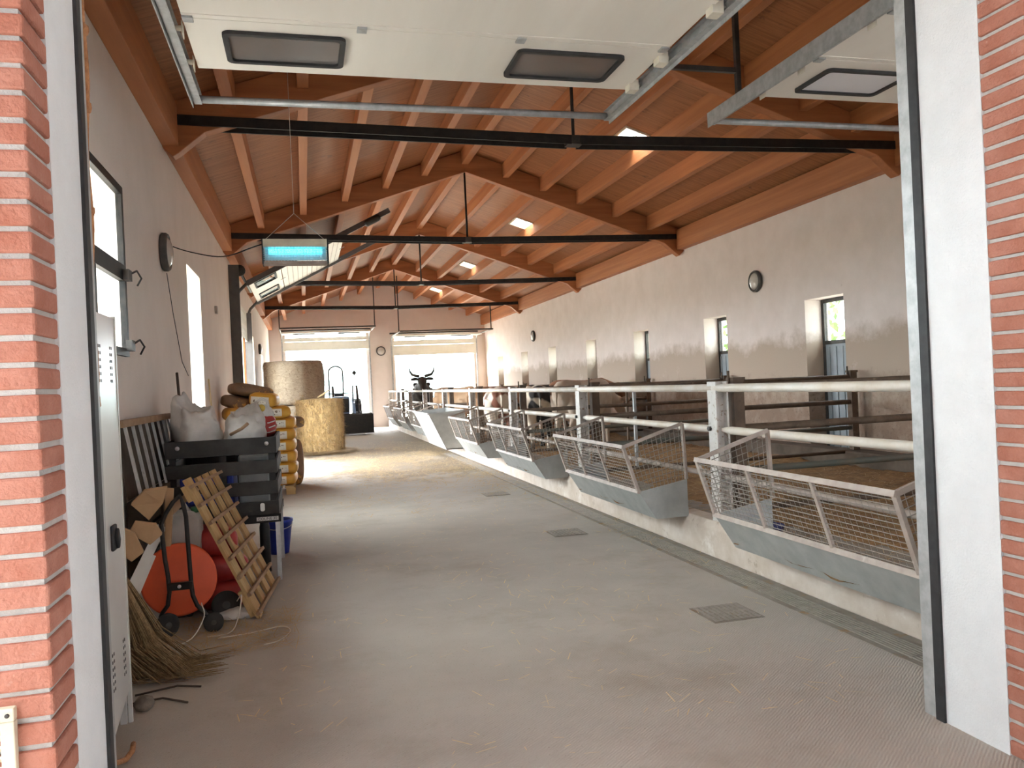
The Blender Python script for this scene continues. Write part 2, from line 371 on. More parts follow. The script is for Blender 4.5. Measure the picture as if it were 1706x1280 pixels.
def copy_tree(o, parent=None):
    c = o.copy(); COL.objects.link(c)
    if parent is not None: c.parent = parent; c.matrix_parent_inverse = o.matrix_parent_inverse
    for ch in [x for x in list(bpy.data.objects) if x.parent == o]: copy_tree(ch, c)
    return c
def struct(mb, name, m, parent=None, **k): return mb.build(name, m, parent, kind=None if parent else 'structure', **k)

def holes_cells(u0, u1, v0, v1, holes):
    us = sorted({u0, u1, *[h[0] for h in holes], *[h[1] for h in holes]}); vs = sorted({v0, v1, *[h[2] for h in holes], *[h[3] for h in holes]})
    for i in range(len(us)-1):
        run = None
        for j in range(len(vs)-1):
            cu, cv = (us[i]+us[i+1])/2, (vs[j]+vs[j+1])/2
            solid = not any(h[0] < cu < h[1] and h[2] < cv < h[3] for h in holes)
            if solid:
                if run: run[1] = vs[j+1]
                else: run = [vs[j], vs[j+1]]
            if (not solid or j == len(vs)-2) and run: yield us[i], us[i+1], run[0], run[1]; run = None

# ------------------------------------------------------------------ ground and floor
struct(MB().box((-9, -9, -.12), (14.5, 36.5, 0)), 'floor', 'concrete_floor')
struct(MB().box((-90, -60, -.2), (90, 140, -.10)), 'ground', 'meadow')
def hills():
    m = MB(); n = 60; vs = []; fs = []
    for i in range(n+1):
        x = -90+180*i/n
        for d, hh in ((110, -0.1), (122, 5), (140, 8)):
            vs.append((x, d, -.1+hh*(.7+.5*noise.noise(Vector((x*.03, d*.02, 0))))))
    for i in range(n):
        for j in range(2): a = i*3+j; fs.append((a, a+3, a+4, a+1))
    m.add(vs, fs, True); struct(m, 'hills', 'bluish_hill')
hills()

# ------------------------------------------------------------------ walls
RW = [(10.23, 11.18), (13.62, 14.51), (17.16, 18.03), (20.6, 21.4), (24.2, 25.03), (27.5, 28.4), (31.16, 32.08)]
m = MB()
for a, b, c, d in holes_cells(YF0, YB+.5, 0, 4.62, [(y0, y1, .2, 2.70) for y0, y1 in RW]): m.box((XR, a, c), (XR+.42, b, d))
struct(m, 'wall_right', 'plaster_wall')
LW = [(4.95, 6.65, 1.93, 3.22), (10.3, 11.57, 1.25, 3.21), (16.35, 19.55, 0, 3.45), (22.5, 23.5, 1.0, 3.2), (27.2, 28.6, 1.0, 2.9)]
m = MB()
for a, b, c, d in holes_cells(YF0, YB+.5, 0, 4.62, LW): m.box((XL-.42, a, c), (XL, b, d))
struct(m, 'wall_left', 'plaster_clean')
def gable(m, y0, y1): m.prism([(XL-.42, y0, 4.3), (XR+.42, y0, 4.3), (XR+.42, y0, deck(XR+.42)-.0), (RX, y0, 6.13), (XL-.42, y0, deck(XL-.42))], (0, y1-y0, 0))
# far wall
D1, D2 = (-.66, 2.62), (3.80, 7.22)
m = MB()
for a, b, c, d in holes_cells(XL-.42, XR+.42, 0, 4.3, [(D1[0], D1[1], 0, 4.08), (D2[0], D2[1], 0, 3.85)]): m.box((a, YB, c), (b, YB+.45, d))
gable(m, YB, YB+.45); struct(m, 'wall_back', 'plaster_clean')
# front wall: brick skin outside, plastered behind
J0, J1, K0, K1 = -.70, 2.70, 3.80, 7.20
m = MB()
for a, b, c, d in holes_cells(XL-.42, XR+.42, 0, 4.3, [(J0, J1, 0, 3.95), (K0, K1, 0, 3.95)]): m.box((a, 2.66, c), (b, YF1, d))
gable(m, 2.66, YF1); front = struct(m, 'wall_front', 'white_plaster')
bk = MB(); mo = MB()
def pier(x0, x1, z1=3.95):
    mo.box((x0+.012, 2.46, 0), (x1-.012, 2.66, z1))
    k = 0; z = .004; ch = .0745
    while z < z1-.05:
        x = x0; first = True
        while x < x1-.001:
            l = .25
            if first and k % 2: l = .12
            e = min(x+l, x1)
            if x1-e < .05: e = x1
            j = random.uniform(-.003, .003)
            bk.box((x+.006 if not first else x+j*.6, 2.45+j, z), (e-.006 if e < x1 else x1-j*.6, 2.662, z+.0595+random.uniform(-.002, .002)))
            x = e; first = False
        z += ch; k += 1
pier(XL-.42, J0); pier(J1, K0); pier(K1, XR+.42)
mo.box((XL-.42, 2.46, 3.95), (XR+.42, 2.66, 4.35)); 
z = 3.96
while z < 4.3: bk.box((XL-.42, 2.45, z), (XR+.42, 2.662, z+.0615)); z += .0745
mo.build('mortar', 'mortar', front); bk.build('brick_facing', 'brick', front, bevel=.008)
# unseen walls around the yard behind the viewer, added to shade the barn front
m = MB(); m.box((-12, -9.0, 0), (18, -6.5, 6.5)); m.box((-5.6, -6.5, 0), (-5.2, 2.66, 7.0)); m.box((11.6, -6.5, 0), (12.0, 2.66, 4.6)); struct(m, 'yard_shade_wall', 'shade_wall_render')

# ------------------------------------------------------------------ roof
SKY = [(5.05, 5.7, 11.65, 12.35), (5.05, 5.7, 18.35, 19.05), (5.05, 5.7, 24.9, 25.6), (5.05, 5.7, 31.3, 32.0)]
m = MB()
def slab(xa, xb, ya, yb, t=.12):
    m.add([(xa, ya, deck(xa)), (xb, ya, deck(xb)), (xb, yb, deck(xb)), (xa, yb, deck(xa)), (xa, ya, deck(xa)+t), (xb, ya, deck(xb)+t), (xb, yb, deck(xb)+t), (xa, yb, deck(xa)+t)],
          [(0, 3, 2, 1), (4, 5, 6, 7), (0, 1, 5, 4), (1, 2, 6, 5), (2, 3, 7, 6), (3, 0, 4, 7)])
Y0R, Y1R = -6.5, 35.6  # deck runs on over the yard, an unseen canopy added to dim the front
slab(-2.5, RX, Y0R, Y1R)
for a, b, c, d in holes_cells(RX, 8.95, Y0R, Y1R, SKY): slab(a, b, c, d)
struct(m, 'ceiling', 'deck_boards')
# board joints on the underside as thin battens of shadow-gap mouldings would be too fine; rafters follow
for i, (xa, xb, ya, yb) in enumerate(SKY):
    f = MB(); t = .16
    for (p, q) in (((xa, ya), (xb, ya)), ((xb, ya), (xb, yb)), ((xb, yb), (xa, yb)), ((xa, yb), (xa, ya))):
        f.beam((*p, deck(p[0])+.06), (*q, deck(q[0])+.06), .04, t)
    fr = struct(f, 'window_%d' % (20+i), 'cream_metal')
    f.box((0, 0, 0), (0, 0, 0)) if False else None
    b = MB(); b.beam(((xa+xb)/2, ya, deck((xa+xb)/2)+.1), ((xa+xb)/2, yb, deck((xa+xb)/2)+.1), .025, .04); b.build('glazing_bar', 'cream_metal', fr)
    g = MB(); g.add([(xa, ya, deck(xa)+.13), (xb, ya, deck(xb)+.13), (xb, yb, deck(xb)+.13), (xa, yb, deck(xa)+.13)], [(0, 1, 2, 3)]); g.build('pane', 'skylight_glass', fr)

BAYS = [YF1]+[y for t in TRUSS_Y for y in (t-.08, t+.08)]+[YB]
PX = [-.62, .13, .89, 1.65, 2.40, 3.20, 4.0, 4.75, 5.50, 6.25, 7.0]
n = 1
for b in range(5):
    ya, yb = BAYS[2*b], BAYS[2*b+1]
    for x in PX:
        z1 = deck(x)-.005-(.02 if x == RX else 0); sg = -1 if x < RX else 1
        m = MB()
        if x == RX: m.box((x-.07, ya, z1-.25), (x+.07, yb, z1))
        else:
            dz = SL*.06
            m.prism([(x-.06, ya, z1-.25), (x+.06, ya, z1-.25), (x+.06, ya, z1-sg*dz), (x-.06, ya, z1+sg*dz)], (0, yb-ya, 0))
        struct(m, 'roof_beam', 'timber', bevel=.006)
    for x0, x1 in ((XL, XL+.16), (XR-.16, XR)):
        m = MB(); zt = min(deck(x0), deck(x1)); m.box((x0, ya, 4.2), (x1, yb, zt-.005)); struct(m, 'roof_beam', 'timber', bevel=.006)

ORD = ['nearest', 'second', 'third', 'farthest']
for i, y in enumerate(TRUSS_Y):
    t = thing('roof_truss', ['big reddish timber roof truss nearest the doorway with doubled black tie bar', 'second timber roof truss from the doorway, its black tie bar behind the blue insect lamp',
              'third timber roof truss from the doorway, seen below the second tie bar', 'farthest timber roof truss, just in front of the far doors'][i], 'roof truss', (RX, y, 4.2), 'timber roof trusses')
    for sg in (-1, 1):
        xe = XL if sg < 0 else XR; m = MB()
        zb = 5.72-SL*abs(xe-RX)
        xb = xe-sg*.42
        m.prism([(RX, y-.08, 5.72), (RX, y-.08, 6.13), (xe, y-.08, deck(xe)-.004), (xe, y-.08, zb-.02), (xe-sg*.10, y-.08, zb-.12+.0), (xe-sg*.16, y-.08, zb-.10+.02), (xb, y-.08, 5.72-SL*abs(xb-RX))], (0, .16, 0))
        m.build('rafter', 'timber_cross', t, bevel=.008)
        for dy in (-.095, .095):
            mm = MB(); mm.beam((RX+sg*.06, y+dy, 4.40), (xe-sg*.16, y+dy, 4.47), .02, .105); mm.build('tie_bar', 'black_steel', t)
    m = MB(); m.tube([(RX, y, 5.74), (RX, y, 4.42)], .02, 8); m.build('hanger_rod', 'black_steel', t)
    m = MB(); m.box((RX-.09, y-.08, 4.36), (RX+.09, y+.08, 4.46)); m.build('coupling_plate', 'dark_steel', t)

# ------------------------------------------------------------------ windows
def rect_frame(m, axis, u0, u1, z0, z1, w, a, b):
    """frame in plane: axis 'x' => spans Y(u),Z between x=a..b ; axis 'y' => spans X(u),Z"""
    for p in ((u0, u1, z0, z0+w), (u0, u1, z1-w, z1), (u0, u0+w, z0+w, z1-w), (u1-w, u1, z0+w, z1-w)):
        if axis == 'x': m.box((a, p[0], p[2]), (b, p[1], p[3]))
        else: m.box((p[0], a, p[2]), (p[1], b, p[3]))
k = 1
for (y0, y1) in RW:
    m = MB(); rect_frame(m, 'x', y0, y1, .2, 2.70, .06, XR+.30, XR+.36); m.box((XR+.30, y0+.06, 1.98), (XR+.36, y1-.06, 2.04))
    w = struct(m, 'window_%d' % k, 'dark_steel'); k += 1
    p = MB(); p.box((XR+.325, y0+.06, 2.04), (XR+.335, y1-.06, 2.64)); p.build('pane', 'clear_glass', w)
    p = MB(); p.box((XR+.31, y0+.06, .26), (XR+.34, y1-.06, 1.98))
    yy = y0+.14
    while yy < y1-.1: p.box((XR+.295, yy, .30), (XR+.31, yy+.04, 1.94)); yy += .16
    p.build('lower_panel', 'grey_door_paint', w)
# left wall
y0, y1, z0, z1 = LW[0]
m = MB(); rect_frame(m, 'x', y0, y1, z0, z1, .06, XL-.012, XL+.03); m.box((XL-.012, y0+.06, 2.50), (XL+.03, y1-.06, 2.62)); m.box((XL-.012, y0+.75, z0+.06), (XL+.025, y0+.79, 2.5))
w = struct(m, 'window_%d' % k, 'black_steel'); k += 1
p = MB(); p.box((XL+.004, y0+.06, z0+.06), (XL+.010, y1-.06, z1-.06)); p.build('pane', 'clear_glass', w)
for zz in (2.50, 1.97):
    p = MB(); p.box((XL+.035, y1-.14, zz), (XL+.075, y1-.02, zz+.08)); p.tube([(XL+.06, y1-.05, zz+.05), (XL+.10, y1+.03, zz+.09), (XL+.12, y1+.09, zz+.04), (XL+.09, y1+.08, zz-.02)], .008, 6); p.build('catch', 'dark_steel', w)
for (y0, y1, z0, z1) in (LW[1], LW[3], LW[4]):
    m = MB(); rect_frame(m, 'x', y0, y1, z0, z1, .05, XL-.40, XL-.34); m.box((XL-.40, (y0+y1)/2-.02, z0), (XL-.34, (y0+y1)/2+.02, z1))
    w = struct(m, 'window_%d' % k, 'cream_metal'); k += 1
    p = MB(); p.box((XL-.375, y0+.05, z0+.05), (XL-.365, y1-.05, z1-.05)); p.build('pane', 'clear_glass', w)

# ------------------------------------------------------------------ overhead doors
def rounded_rect(cx, cy, hx, hy, r, n=5):
    out = []
    for sx_, sy_, a0 in ((1, 1, 0), (-1, 1, pi/2), (-1, -1, pi), (1, -1, 3*pi/2)):
        for i in range(n+1):
            a = a0+pi/2*i/n; out.append((cx+sx_*(hx-r)+r*cos(a), cy+sy_*(hy-r)+r*sin(a)))
    return out
def oh_window(par, cx, cy, hx, hy, P, glass):
    """rubber framed window; P maps (u, v, depth) to a point"""
    o = rounded_rect(cx, cy, hx, hy, .05); i = rounded_rect(cx, cy, hx-.035, hy-.035, .035); n = len(o)
    m = MB(); vs = [P(*q, -.022) for q in o]+[P(*q, -.022) for q in i]+[P(*q, .03) for q in o]+[P(*q, .03) for q in i]
    fs = []
    for a in range(n):
        b = (a+1) % n
        fs += [(a, b, n+b, n+a), (2*n+a, 3*n+a, 3*n+b, 2*n+b), (a, 2*n+a, 2*n+b, b), (n+a, n+b, 3*n+b, 3*n+a)]
    f = m.add(vs, fs).build('window_frame', 'black_rubber', par)
    g = MB(); g.add([P(*q, -.006) for q in i], [tuple(range(n))]); g.build('pane', glass, f)

def near_door(idx, x0, x1, glass):
    Z = 3.85
    d = bpy.data.objects.new('door_%d' % idx, None); COL.objects.link(d); d.location = ((x0+x1)/2, 5.8, Z); d['kind'] = 'structure'
    y = 5.84; first = True
    while y > 3.3:
        m = MB(); wins = [(x0+.205, x0+.96), (x1-1.03, x1-.25)] if first else []
        for a, b, c, e in holes_cells(x0, x1, y-.77, y-.006, [(q[0]+.02, q[1]-.02, 5.22, 5.645) for q in wins]): m.box((a, c, Z), (b, e, Z+.04))
        for yy in (y-.77+.05, y-.06): m.box((x0, yy-.004, Z-.004), (x1, yy+.004, Z)) if not first else None
        pn = m.build('panel', 'door_panel', d)
        for q in wins: oh_window(pn, (q[0]+q[1])/2, 5.435, (q[1]-q[0])/2, .235, lambda u, v, w: (u, v, Z+w), glass)
        for xx in (x0+.03, x0+1.05, x1-1.05, x1-.03):
            if y < 5.8: h = MB(); h.box((xx-.03, y-.035, Z-.012), (xx+.03, y+.035, Z)); h.build('hinge', 'galvanised', pn)
        for xx, sg in ((x0, -1), (x1, 1)):
            for yy in ((y-.1, y-.62) if first else (y-.62,)):
                r = MB(); r.box((xx-.02, yy-.045, Z-.05), (xx+.035*sg+.02, yy+.045, Z+.03)); r.tube([(xx+sg*.02, yy, Z), (xx+sg*.09, yy, Z)], .018, 8); r.build('roller_bracket', 'roller_plastic', pn)
        y -= .77; first = False
    for xx, sg in ((x0-.085, 1), (x1+.085, -1)):
        m = MB()                       # C-profile horizontal track
        m.box((xx-.012*sg-.002, 3.2, Z-.03), (xx-.012*sg+.002, 6.47, Z+.045)); m.box((xx-.02, 3.2, Z-.032), (xx+.035, 6.47, Z-.027)); m.box((xx-.02, 3.2, Z+.04), (xx+.035, 6.47, Z+.045))
        m.box((xx-.03*sg-.003, 3.2, Z-.06), (xx-.03*sg+.003, 6.47, Z+.07)); m.build('track', 'galvanised', d)
        jx = (J0 if x0 < 3 else K0) if sg > 0 else (J1 if x0 < 3 else K1)
        v = MB(); v.box((jx-.055 if sg > 0 else jx+.0, YF1+.02, .0), (jx-.0 if sg > 0 else jx+.055, YF1+.10, 3.6)); v.build('vertical_track', 'galvanised', d)
        s_ = MB(); s_.box((jx-.03 if sg > 0 else jx-.012, YF1-.03, 0), (jx+.012 if sg > 0 else jx+.03, YF1+.02, 3.95)); s_.build('rubber_seal', 'black_rubber', d)
    m = MB(); m.tube([(x0-.085, 6.45, Z), (x1+.085, 6.45, Z)], .028, 10); m.build('spreader_pipe', 'galvanised', d)
    m = MB()
    m.tube([(x0+.5, 3.25, Z+.12), (x1-.5, 3.25, Z+.12)], .03, 8); m.build('spring_shaft', 'dark_steel', d)
near_door(1, -.60, 2.53, 'smoked_glass'); near_door(2, 3.70, 6.95, 'white_reflection_glass')
# shared hanger between the two doors' tracks
h = thing('track_hanger', 'dark steel hanger bracket holding the door tracks below the roof', 'hanger', (3.2, 6.3, 3.9))
m = MB(); m.beam((3.62, 6.0, deck(3.62)-.26), (3.62, 6.0, 3.92), .04, .04, (0, 1, 0)); m.build('upright', 'dark_steel', h)
m = MB(); m.beam((2.64, 6.0, 4.12), (3.64, 6.0, 4.12), .035, .04); m.build('arm', 'dark_steel', h)
m = MB(); m.beam((2.635, 6.0, deck(2.62)-.26), (2.635, 6.0, 3.92), .04, .04, (0, 1, 0)); m.build('upright', 'dark_steel', h)

def far_door(idx, x0, x1, zt, zb):
    d = bpy.data.objects.new('door_%d' % idx, None); COL.objects.link(d); d.location = ((x0+x1)/2, YB, zb); d['kind'] = 'structure'
    m = MB(); m.box((x0-.1, YB-.09, zb), (x1+.1, YB-.04, (zb+zt)/2+.05)); m.box((x0-.1, YB-.09, (zb+zt)/2+.06), (x1+.1, YB-.04, zt-.1)); m.build('panel', 'door_panel_light', d)
    m = MB(); m.box((x0-.1, YB-1.5, zt+.0), (x1+.1, YB-.35, zt+.045)); pn = m.build('panel', 'door_panel_light', d)
    for c in (x0+.75, x1-.75): oh_window(pn, c, YB-.95, .42, .26, lambda u, v, w: (u, v, zt+w), 'smoked_glass')
    for xx in (x0-.13, x1+.13):
        v = MB(); v.box((xx-.03, YB-.1, 0), (xx+.03, YB-.02, zt-.3)); v.tube([(xx, YB-.06, zt-.32), (xx, YB-.12, zt-.12), (xx, YB-.28, zt+.02), (xx, YB-.5, zt+.06), (xx, YB-3.3, zt+.06)], .028, 6); v.build('track', 'galvanised', d)
    s_ = MB(); s_.tube([(x0-.2, YB-.12, zt+.2), (x1+.2, YB-.12, zt+.2)], .035, 8); s_.build('spring_shaft', 'dark_steel', d)
    s_ = MB(); s_.tube([(x0-.13, YB-3.3, zt+.06), (x1+.13, YB-3.3, zt+.06)], .03, 8); s_.build('spreader_pipe', 'dark_steel', d)
    for xx in (x0-.13, x1+.13):
        u = MB(); u.box((xx-.02, YB-3.0, zt+.08), (xx+.02, YB-2.96, deck(xx)-.02)); u.build('suspension_bar', 'dark_steel', d)
far_door(3, D1[0], D1[1], 3.95, 3.32); far_door(4, D2[0], D2[1], 3.72, 2.98)

# side door on the left wall, folded up along the roof slope
d = bpy.data.objects.new('door_5', None); COL.objects.link(d); d.location = (XL, 17.9, 3); d['kind'] = 'structure'
ya, yb = 16.3, 19.55
sv = Vector((1.75+.98, 0, 1.41)).normalized(); nv = Vector((-sv.z, 0, sv.x)); base = Vector((-.98, 0, 3.74))
def PP(u, v, w): p = base+sv*v+nv*w; return (p.x, u, p.z)
for y in (ya-.07, yb+.07):
    m = MB(); m.box((XL, y-.05, 0), (XL+.19, y-.01, 4.1 if y < 17 else 3.5)); m.tube([(XL+.07, y, 3.2), (XL+.10, y, 3.42), (XL+.18, y, 3.6), (XL+.32, y, 3.74)], .03, 8)
    m.beam(PP(y, 0, 0), PP(y, 3.15, 0), .05, .10, (0, 0, 1)); m.build('track', 'grey_steel', d)
m = MB()
for i in range(6): m.box((XL+.04, ya, 2.83+i*.115), (XL+.085, yb, 2.83+i*.115+.108))
m.build('panel', 'door_panel_light', d)
for s0, s1, win in ((.03, .72, True), (.74, 1.43, False), (1.45, 2.14, False)):
    m = MB(); hl = [(ya+.28, ya+1.05, s0+.12, s0+.56), (yb-1.15, yb-.38, s0+.12, s0+.56)] if win else []
    for a, b, c, e in holes_cells(ya, yb, s0, s1, hl):
        vs = [PP(a, c, -.0), PP(b, c, 0), PP(b, e, 0), PP(a, e, 0), PP(a, c, .04), PP(b, c, .04), PP(b, e, .04), PP(a, e, .04)]
        m.add(vs, [(0, 3, 2, 1), (4, 5, 6, 7), (0, 1, 5, 4), (1, 2, 6, 5), (2, 3, 7, 6), (3, 0, 4, 7)])
    pn = m.build('panel', 'door_panel_light', d)
    if not win:
        g = MB()
        for q in range(1, 6): c = s0+.69*q/6; g.add([PP(ya, c-.007, -.004), PP(yb, c-.007, -.004), PP(yb, c+.007, -.004), PP(ya, c+.007, -.004)], [(0, 1, 2, 3)])
        g.build('grooves', 'frame_paint', pn)
    for q in hl: oh_window(pn, (q[0]+q[1])/2, (q[2]+q[3])/2, (q[1]-q[0])/2+.02, (q[3]-q[2])/2+.02, PP, 'clear_glass')
    for yy in (ya+.1, (ya+yb)/2, yb-.1):
        g = MB(); g.add([PP(yy-.04, s1-.05, -.01), PP(yy+.04, s1-.05, -.01), PP(yy+.04, s1+.07, -.01), PP(yy-.04, s1+.07, -.01)], [(0, 1, 2, 3)]); g.build('hinge', 'dark_steel', pn)
m = MB(); m.tube([(XL+.2, ya-.1, 4.0), (XL+.2, yb+.1, 4.0)], .03, 8); m.lathe([(.02, 0), (.11, 0), (.11, .06), (.02, .06)], (XL+.2, ya-.06, 4.0), (0, 1, 0), 16); m.build('spring_shaft', 'dark_steel', d)
m = MB(); m.lathe([(.06, 0), (.075, .05), (.075, .3), (.05, .34)], (1.62, ya-.05, 5.06), tuple(-sv), 12); m.build('motor', 'dark_steel', d)
m = MB(); m.tube([(XL+.12, ya+1.3, 0), (XL+.12, ya+1.3, 2.8)], .02, 6); m.tube([(XL+.12, ya+1.6, 0), (XL+.12, ya+1.6, 2.8)], .02, 6); m.build('pull_rope', 'rope', d)

# ------------------------------------------------------------------ pen side
m = MB(); m.prism([(3.39, YF1, 0), (3.39, YF1, .25), (3.43, YF1, .31), (3.60, YF1, .31), (3.60, YF1, 0)], (0, 31.0, 0)); struct(m, 'trim_1', 'curb_concrete', bevel=.01)
m = MB(); m.box((3.60, YF1, 0), (4.35, 34.2, .19)); struct(m, 'pen_step_floor', 'grey_concrete')
m = MB(); m.box((7.42, YF1, 0), (XR, 34.2, .42)); struct(m, 'trim_2', 'dirty_concrete', bevel=.02)
def straw_bed():
    m = MB(); nx, ny = 40, 260; vs = []; fs = []
    for j in range(ny+1):
        for i in range(nx+1):
            x = 3.95+(7.45-3.95)*i/nx; y = 3.05+(34.1-3.05)*j/ny
            h = .18+.05*noise.fractal(Vector((x*1.3, y*1.3, 2)), 1, 2, 4)+.025*noise.noise(Vector((x*9, y*9, 0)))
            h *= min(1, .55+.9*(x-3.95)) if x < 4.45 else 1
            vs.append((x, y, h+.03))
    for j in range(ny):
        for i in range(nx): a = j*(nx+1)+i; fs.append((a, a+1, a+nx+2, a+nx+1))
    m.add(vs, fs, True); o = m.build('straw_bedding', 'straw_bed'); tag(o, 'brown trampled straw bedding covering the cattle pen floor', 'straw', kind='stuff')
straw_bed()

FP = [6.36, 9.93, 13.5, 17.0, 20.5, 24.0, 27.5, 31.0]
fence = thing('pen_railing', 'whitish steel railing of two pipes on H posts along the cattle pen', 'railing', (3.5, 6.36, 0))
for i, y in enumerate([2.95]+FP+[34.0]):
    m = MB(); w = .075
    m.box((3.5-.06, y-w, .0), (3.5-.045, y+w, 1.53)); m.box((3.5+.045, y-w, .0), (3.5+.06, y+w, 1.53)); m.box((3.5-.045, y-.006, 0), (3.5+.045, y+.006, 1.53))
    pst = m.build('post', 'white_post', fence)
    for zz in (1.12,): b = MB(); b.tube([(3.44, y+.04, zz), (3.415, y+.04, zz)], .022, 6); b.build('bolt', 'dark_steel', pst)
ys = [2.95]+FP+[34.0]
for i in range(len(ys)-1):
    m = MB(); m.tube([(3.47, ys[i], 1.475), (3.47, ys[i+1], 1.475)], .036, 10); m.build('top_rail', 'white_rail', fence)
    m = MB(); m.tube([(3.50, ys[i]+.07, 1.11), (3.50, ys[i]+.2, 1.11), (3.50, ys[i+1]-.2, 1.11), (3.50, ys[i+1]-.07, 1.11)], [.02, .034, .034, .02], 10); m.build('middle_rail', 'white_rail', fence)
    m = MB(); m.tube([(3.50, ys[i], .70), (3.50, ys[i+1], .70)], .026, 8); m.build('lower_rail', 'frame_paint', fence)
pw = ['nearest the doorway', 'second from the doorway', 'third from the doorway', 'fourth from the doorway', 'fifth from the doorway', 'sixth from the doorway', 'seventh from the doorway', 'farthest from the doorway']
for i, y in enumerate(FP):
    t = thing('pen_partition', 'brown pipe gate partition across the cattle pen, ' + pw[i], 'partition gate', (5.5, y, .1), 'pen partition gates')
    for x in (3.68, 7.6):
        m = MB(); m.box((x-.05, y-.05, .05), (x+.05, y+.05, 1.53)); p = m.build('post', 'rust_rail', t)
        c = MB(); c.box((x-.06, y-.06, 1.53), (x+.06, y+.06, 1.56)); c.tube([(x-.07, y, 1.5), (x-.07, y, 1.62)], .012, 6); c.build('cap', 'rust_rail', p)
    for z, r, mm in ((1.47, .032, 'rust_rail'), (1.11, .034, 'rust_rail'), (.74, .03, 'teal_rail'), (.40, .026, 'rust_rail')):
        m = MB(); m.tube([(3.68, y, z), (7.6, y, z)], r, 8); m.build('rail', mm, t)
    m = MB(); xu = 4.22 if i == 1 else 5.6; m.box((xu, y-.02, .4), (xu+.035, y+.02, 1.47)); m.build('upright', 'galvanised' if i == 1 else 'rust_rail', t)

# feeders
A, B, Cc, Dd, Ee, Ff = (2.80, .965), (2.935, .545), (3.10, .285), (3.42, .285), (3.42, .63), (3.40, 1.15)
def make_feeder(L=2.10, y0=3.36):
    y1 = y0+L
    t = thing('hay_feeder', 'x', 'feeder', (3.1, y0, 0), 'wire mesh hay feeders along the railing')
    th = .006; m = MB()
    def plate(p, q):
        m.beam(((p[0]+q[0])/2, y0, (p[1]+q[1])/2), ((p[0]+q[0])/2, y1, (p[1]+q[1])/2), ((Vector(q)-Vector(p)).length), th, (-(q[1]-p[1]), 0, q[0]-p[0]))
    plate(B, Cc); plate(Cc, Dd); plate(Dd, (3.42, .37))
    for y in (y0, y1-th): m.prism([(B[0], y, B[1]), (Cc[0], y, Cc[1]), (Dd[0], y, Dd[1]), (Ee[0], y, Ee[1]), (3.25, y, .60), (3.10, y, .575)], (0, th, 0))
    m.build('trough', 'galvanised_sheet', t)
    m = MB()
    def bar(p, q, w=.03): m.beam(p, q, w, w, (.3, .1, 1))
    for y in (y0, y1):
        yy = y+(.015 if y == y0 else -.015)
        bar((A[0], yy, A[1]), (B[0], yy, B[1]), .028); bar((A[0], yy, A[1]), (Ff[0], yy, Ff[1]), .03); bar((Ff[0], yy, Ff[1]), (Ee[0], yy, Ee[1]), .026)
    for P_ in (A, B): bar((P_[0], y0, P_[1]), (P_[0], y1, P_[1]), .034)
    for k in (1, 2): y = y0+L*k/3; bar((A[0], y, A[1]), (B[0], y, B[1]), .022)
    m.build('frame', 'frame_paint', t)
    m = MB(); r = .003
    for k in range(1, 13): u = k/13; x, z = A[0]+(B[0]-A[0])*u, A[1]+(B[1]-A[1])*u; m.tube([(x, y0, z), (x, y1, z)], r, 4, False)
    k = y0+.05
    while k < y1: m.tube([(A[0]+.002, k, A[1]), (B[0]+.002, k, B[1])], r*.45, 4, False); k += .05
    m.build('front_mesh', 'wire', t)
    m = MB(); nx, ny = 8, 30; vs = []; fs = []
    for j in range(ny+1):
        for i in range(nx+1): x = 3.06+.35*i/nx; y = y0+.03+(L-.06)*j/ny; vs.append((x, y, .335+.05*noise.noise(Vector((x*9, y*5, 3)))))
    for j in range(ny):
        for i in range(nx): a = j*(nx+1)+i; fs.append((a, a+1, a+nx+2, a+nx+1))
    m.add(vs, fs, True); m.build('hay_scraps', 'straw_bed', t)['kind'] = 'stuff'
    for y in (y0+.01, y1-.01):
        m = MB(); n = 13
        for k in range(1, n):
            u = k/n; a = Vector((A[0]+(Ff[0]-A[0])*u, y, A[1]+(Ff[1]-A[1])*u)); b = Vector((B[0]+(Ee[0]-B[0])*u, y, B[1]+(Ee[1]-B[1])*u)); m.tube([a, b], .003, 4, False)
        for k in range(1, 10):
            u = k/10; a = Vector((A[0]+(B[0]-A[0])*u, y, A[1]+(B[1]-A[1])*u)); b = Vector((Ff[0]+(Ee[0]-Ff[0])*u, y, Ff[1]+(Ee[1]-Ff[1])*u)); m.tube([a, b], .003, 4, False)
        m.build('side_mesh', 'wire', t)
    return t
f0 = make_feeder()
fl = ['long wire mesh hay feeder nearest the doorway, partly hidden by the right jamb', 'second wire mesh hay feeder from the doorway, its grey end plate facing out', 'third wire mesh hay feeder from the doorway, top edge slightly bent',
      'fourth wire mesh hay feeder from the doorway, next to the solid white one', 'wire mesh hay feeder just beyond the solid white one', 'second wire mesh hay feeder beyond the solid white one', 'farthest wire mesh hay feeder, by the tractor bucket']
for i, y in enumerate([3.36, 6.86, 10.38, 13.9, 20.9, 24.2, 27.6]):
    o = f0 if i == 0 else copy_tree(f0)
    o.location = (3.1, y, 0); o['label'] = fl[i]
t = thing('feed_trough', 'deep solid white metal feed trough among the mesh feeders', 'feed trough', (3.0, 17.5, .03))
m = MB(); yy0, yy1 = 17.45, 19.9
m.prism([(2.60, yy0+.02, 1.0), (2.63, yy0+.02, 1.0), (3.0, yy0+.02, .23), (2.97, yy0+.02, .20)], (0, yy1-yy0-.04, 0)); m.build('front_sheet', 'label_white', t)
for y in (yy0, yy1-.02): m = MB(); m.prism([(2.60, y, 1.0), (2.97, y, .20), (3.38, y, .20), (3.40, y, 1.06)], (0, .02, 0)); m.build('end_plate', 'galvanised_sheet', t)
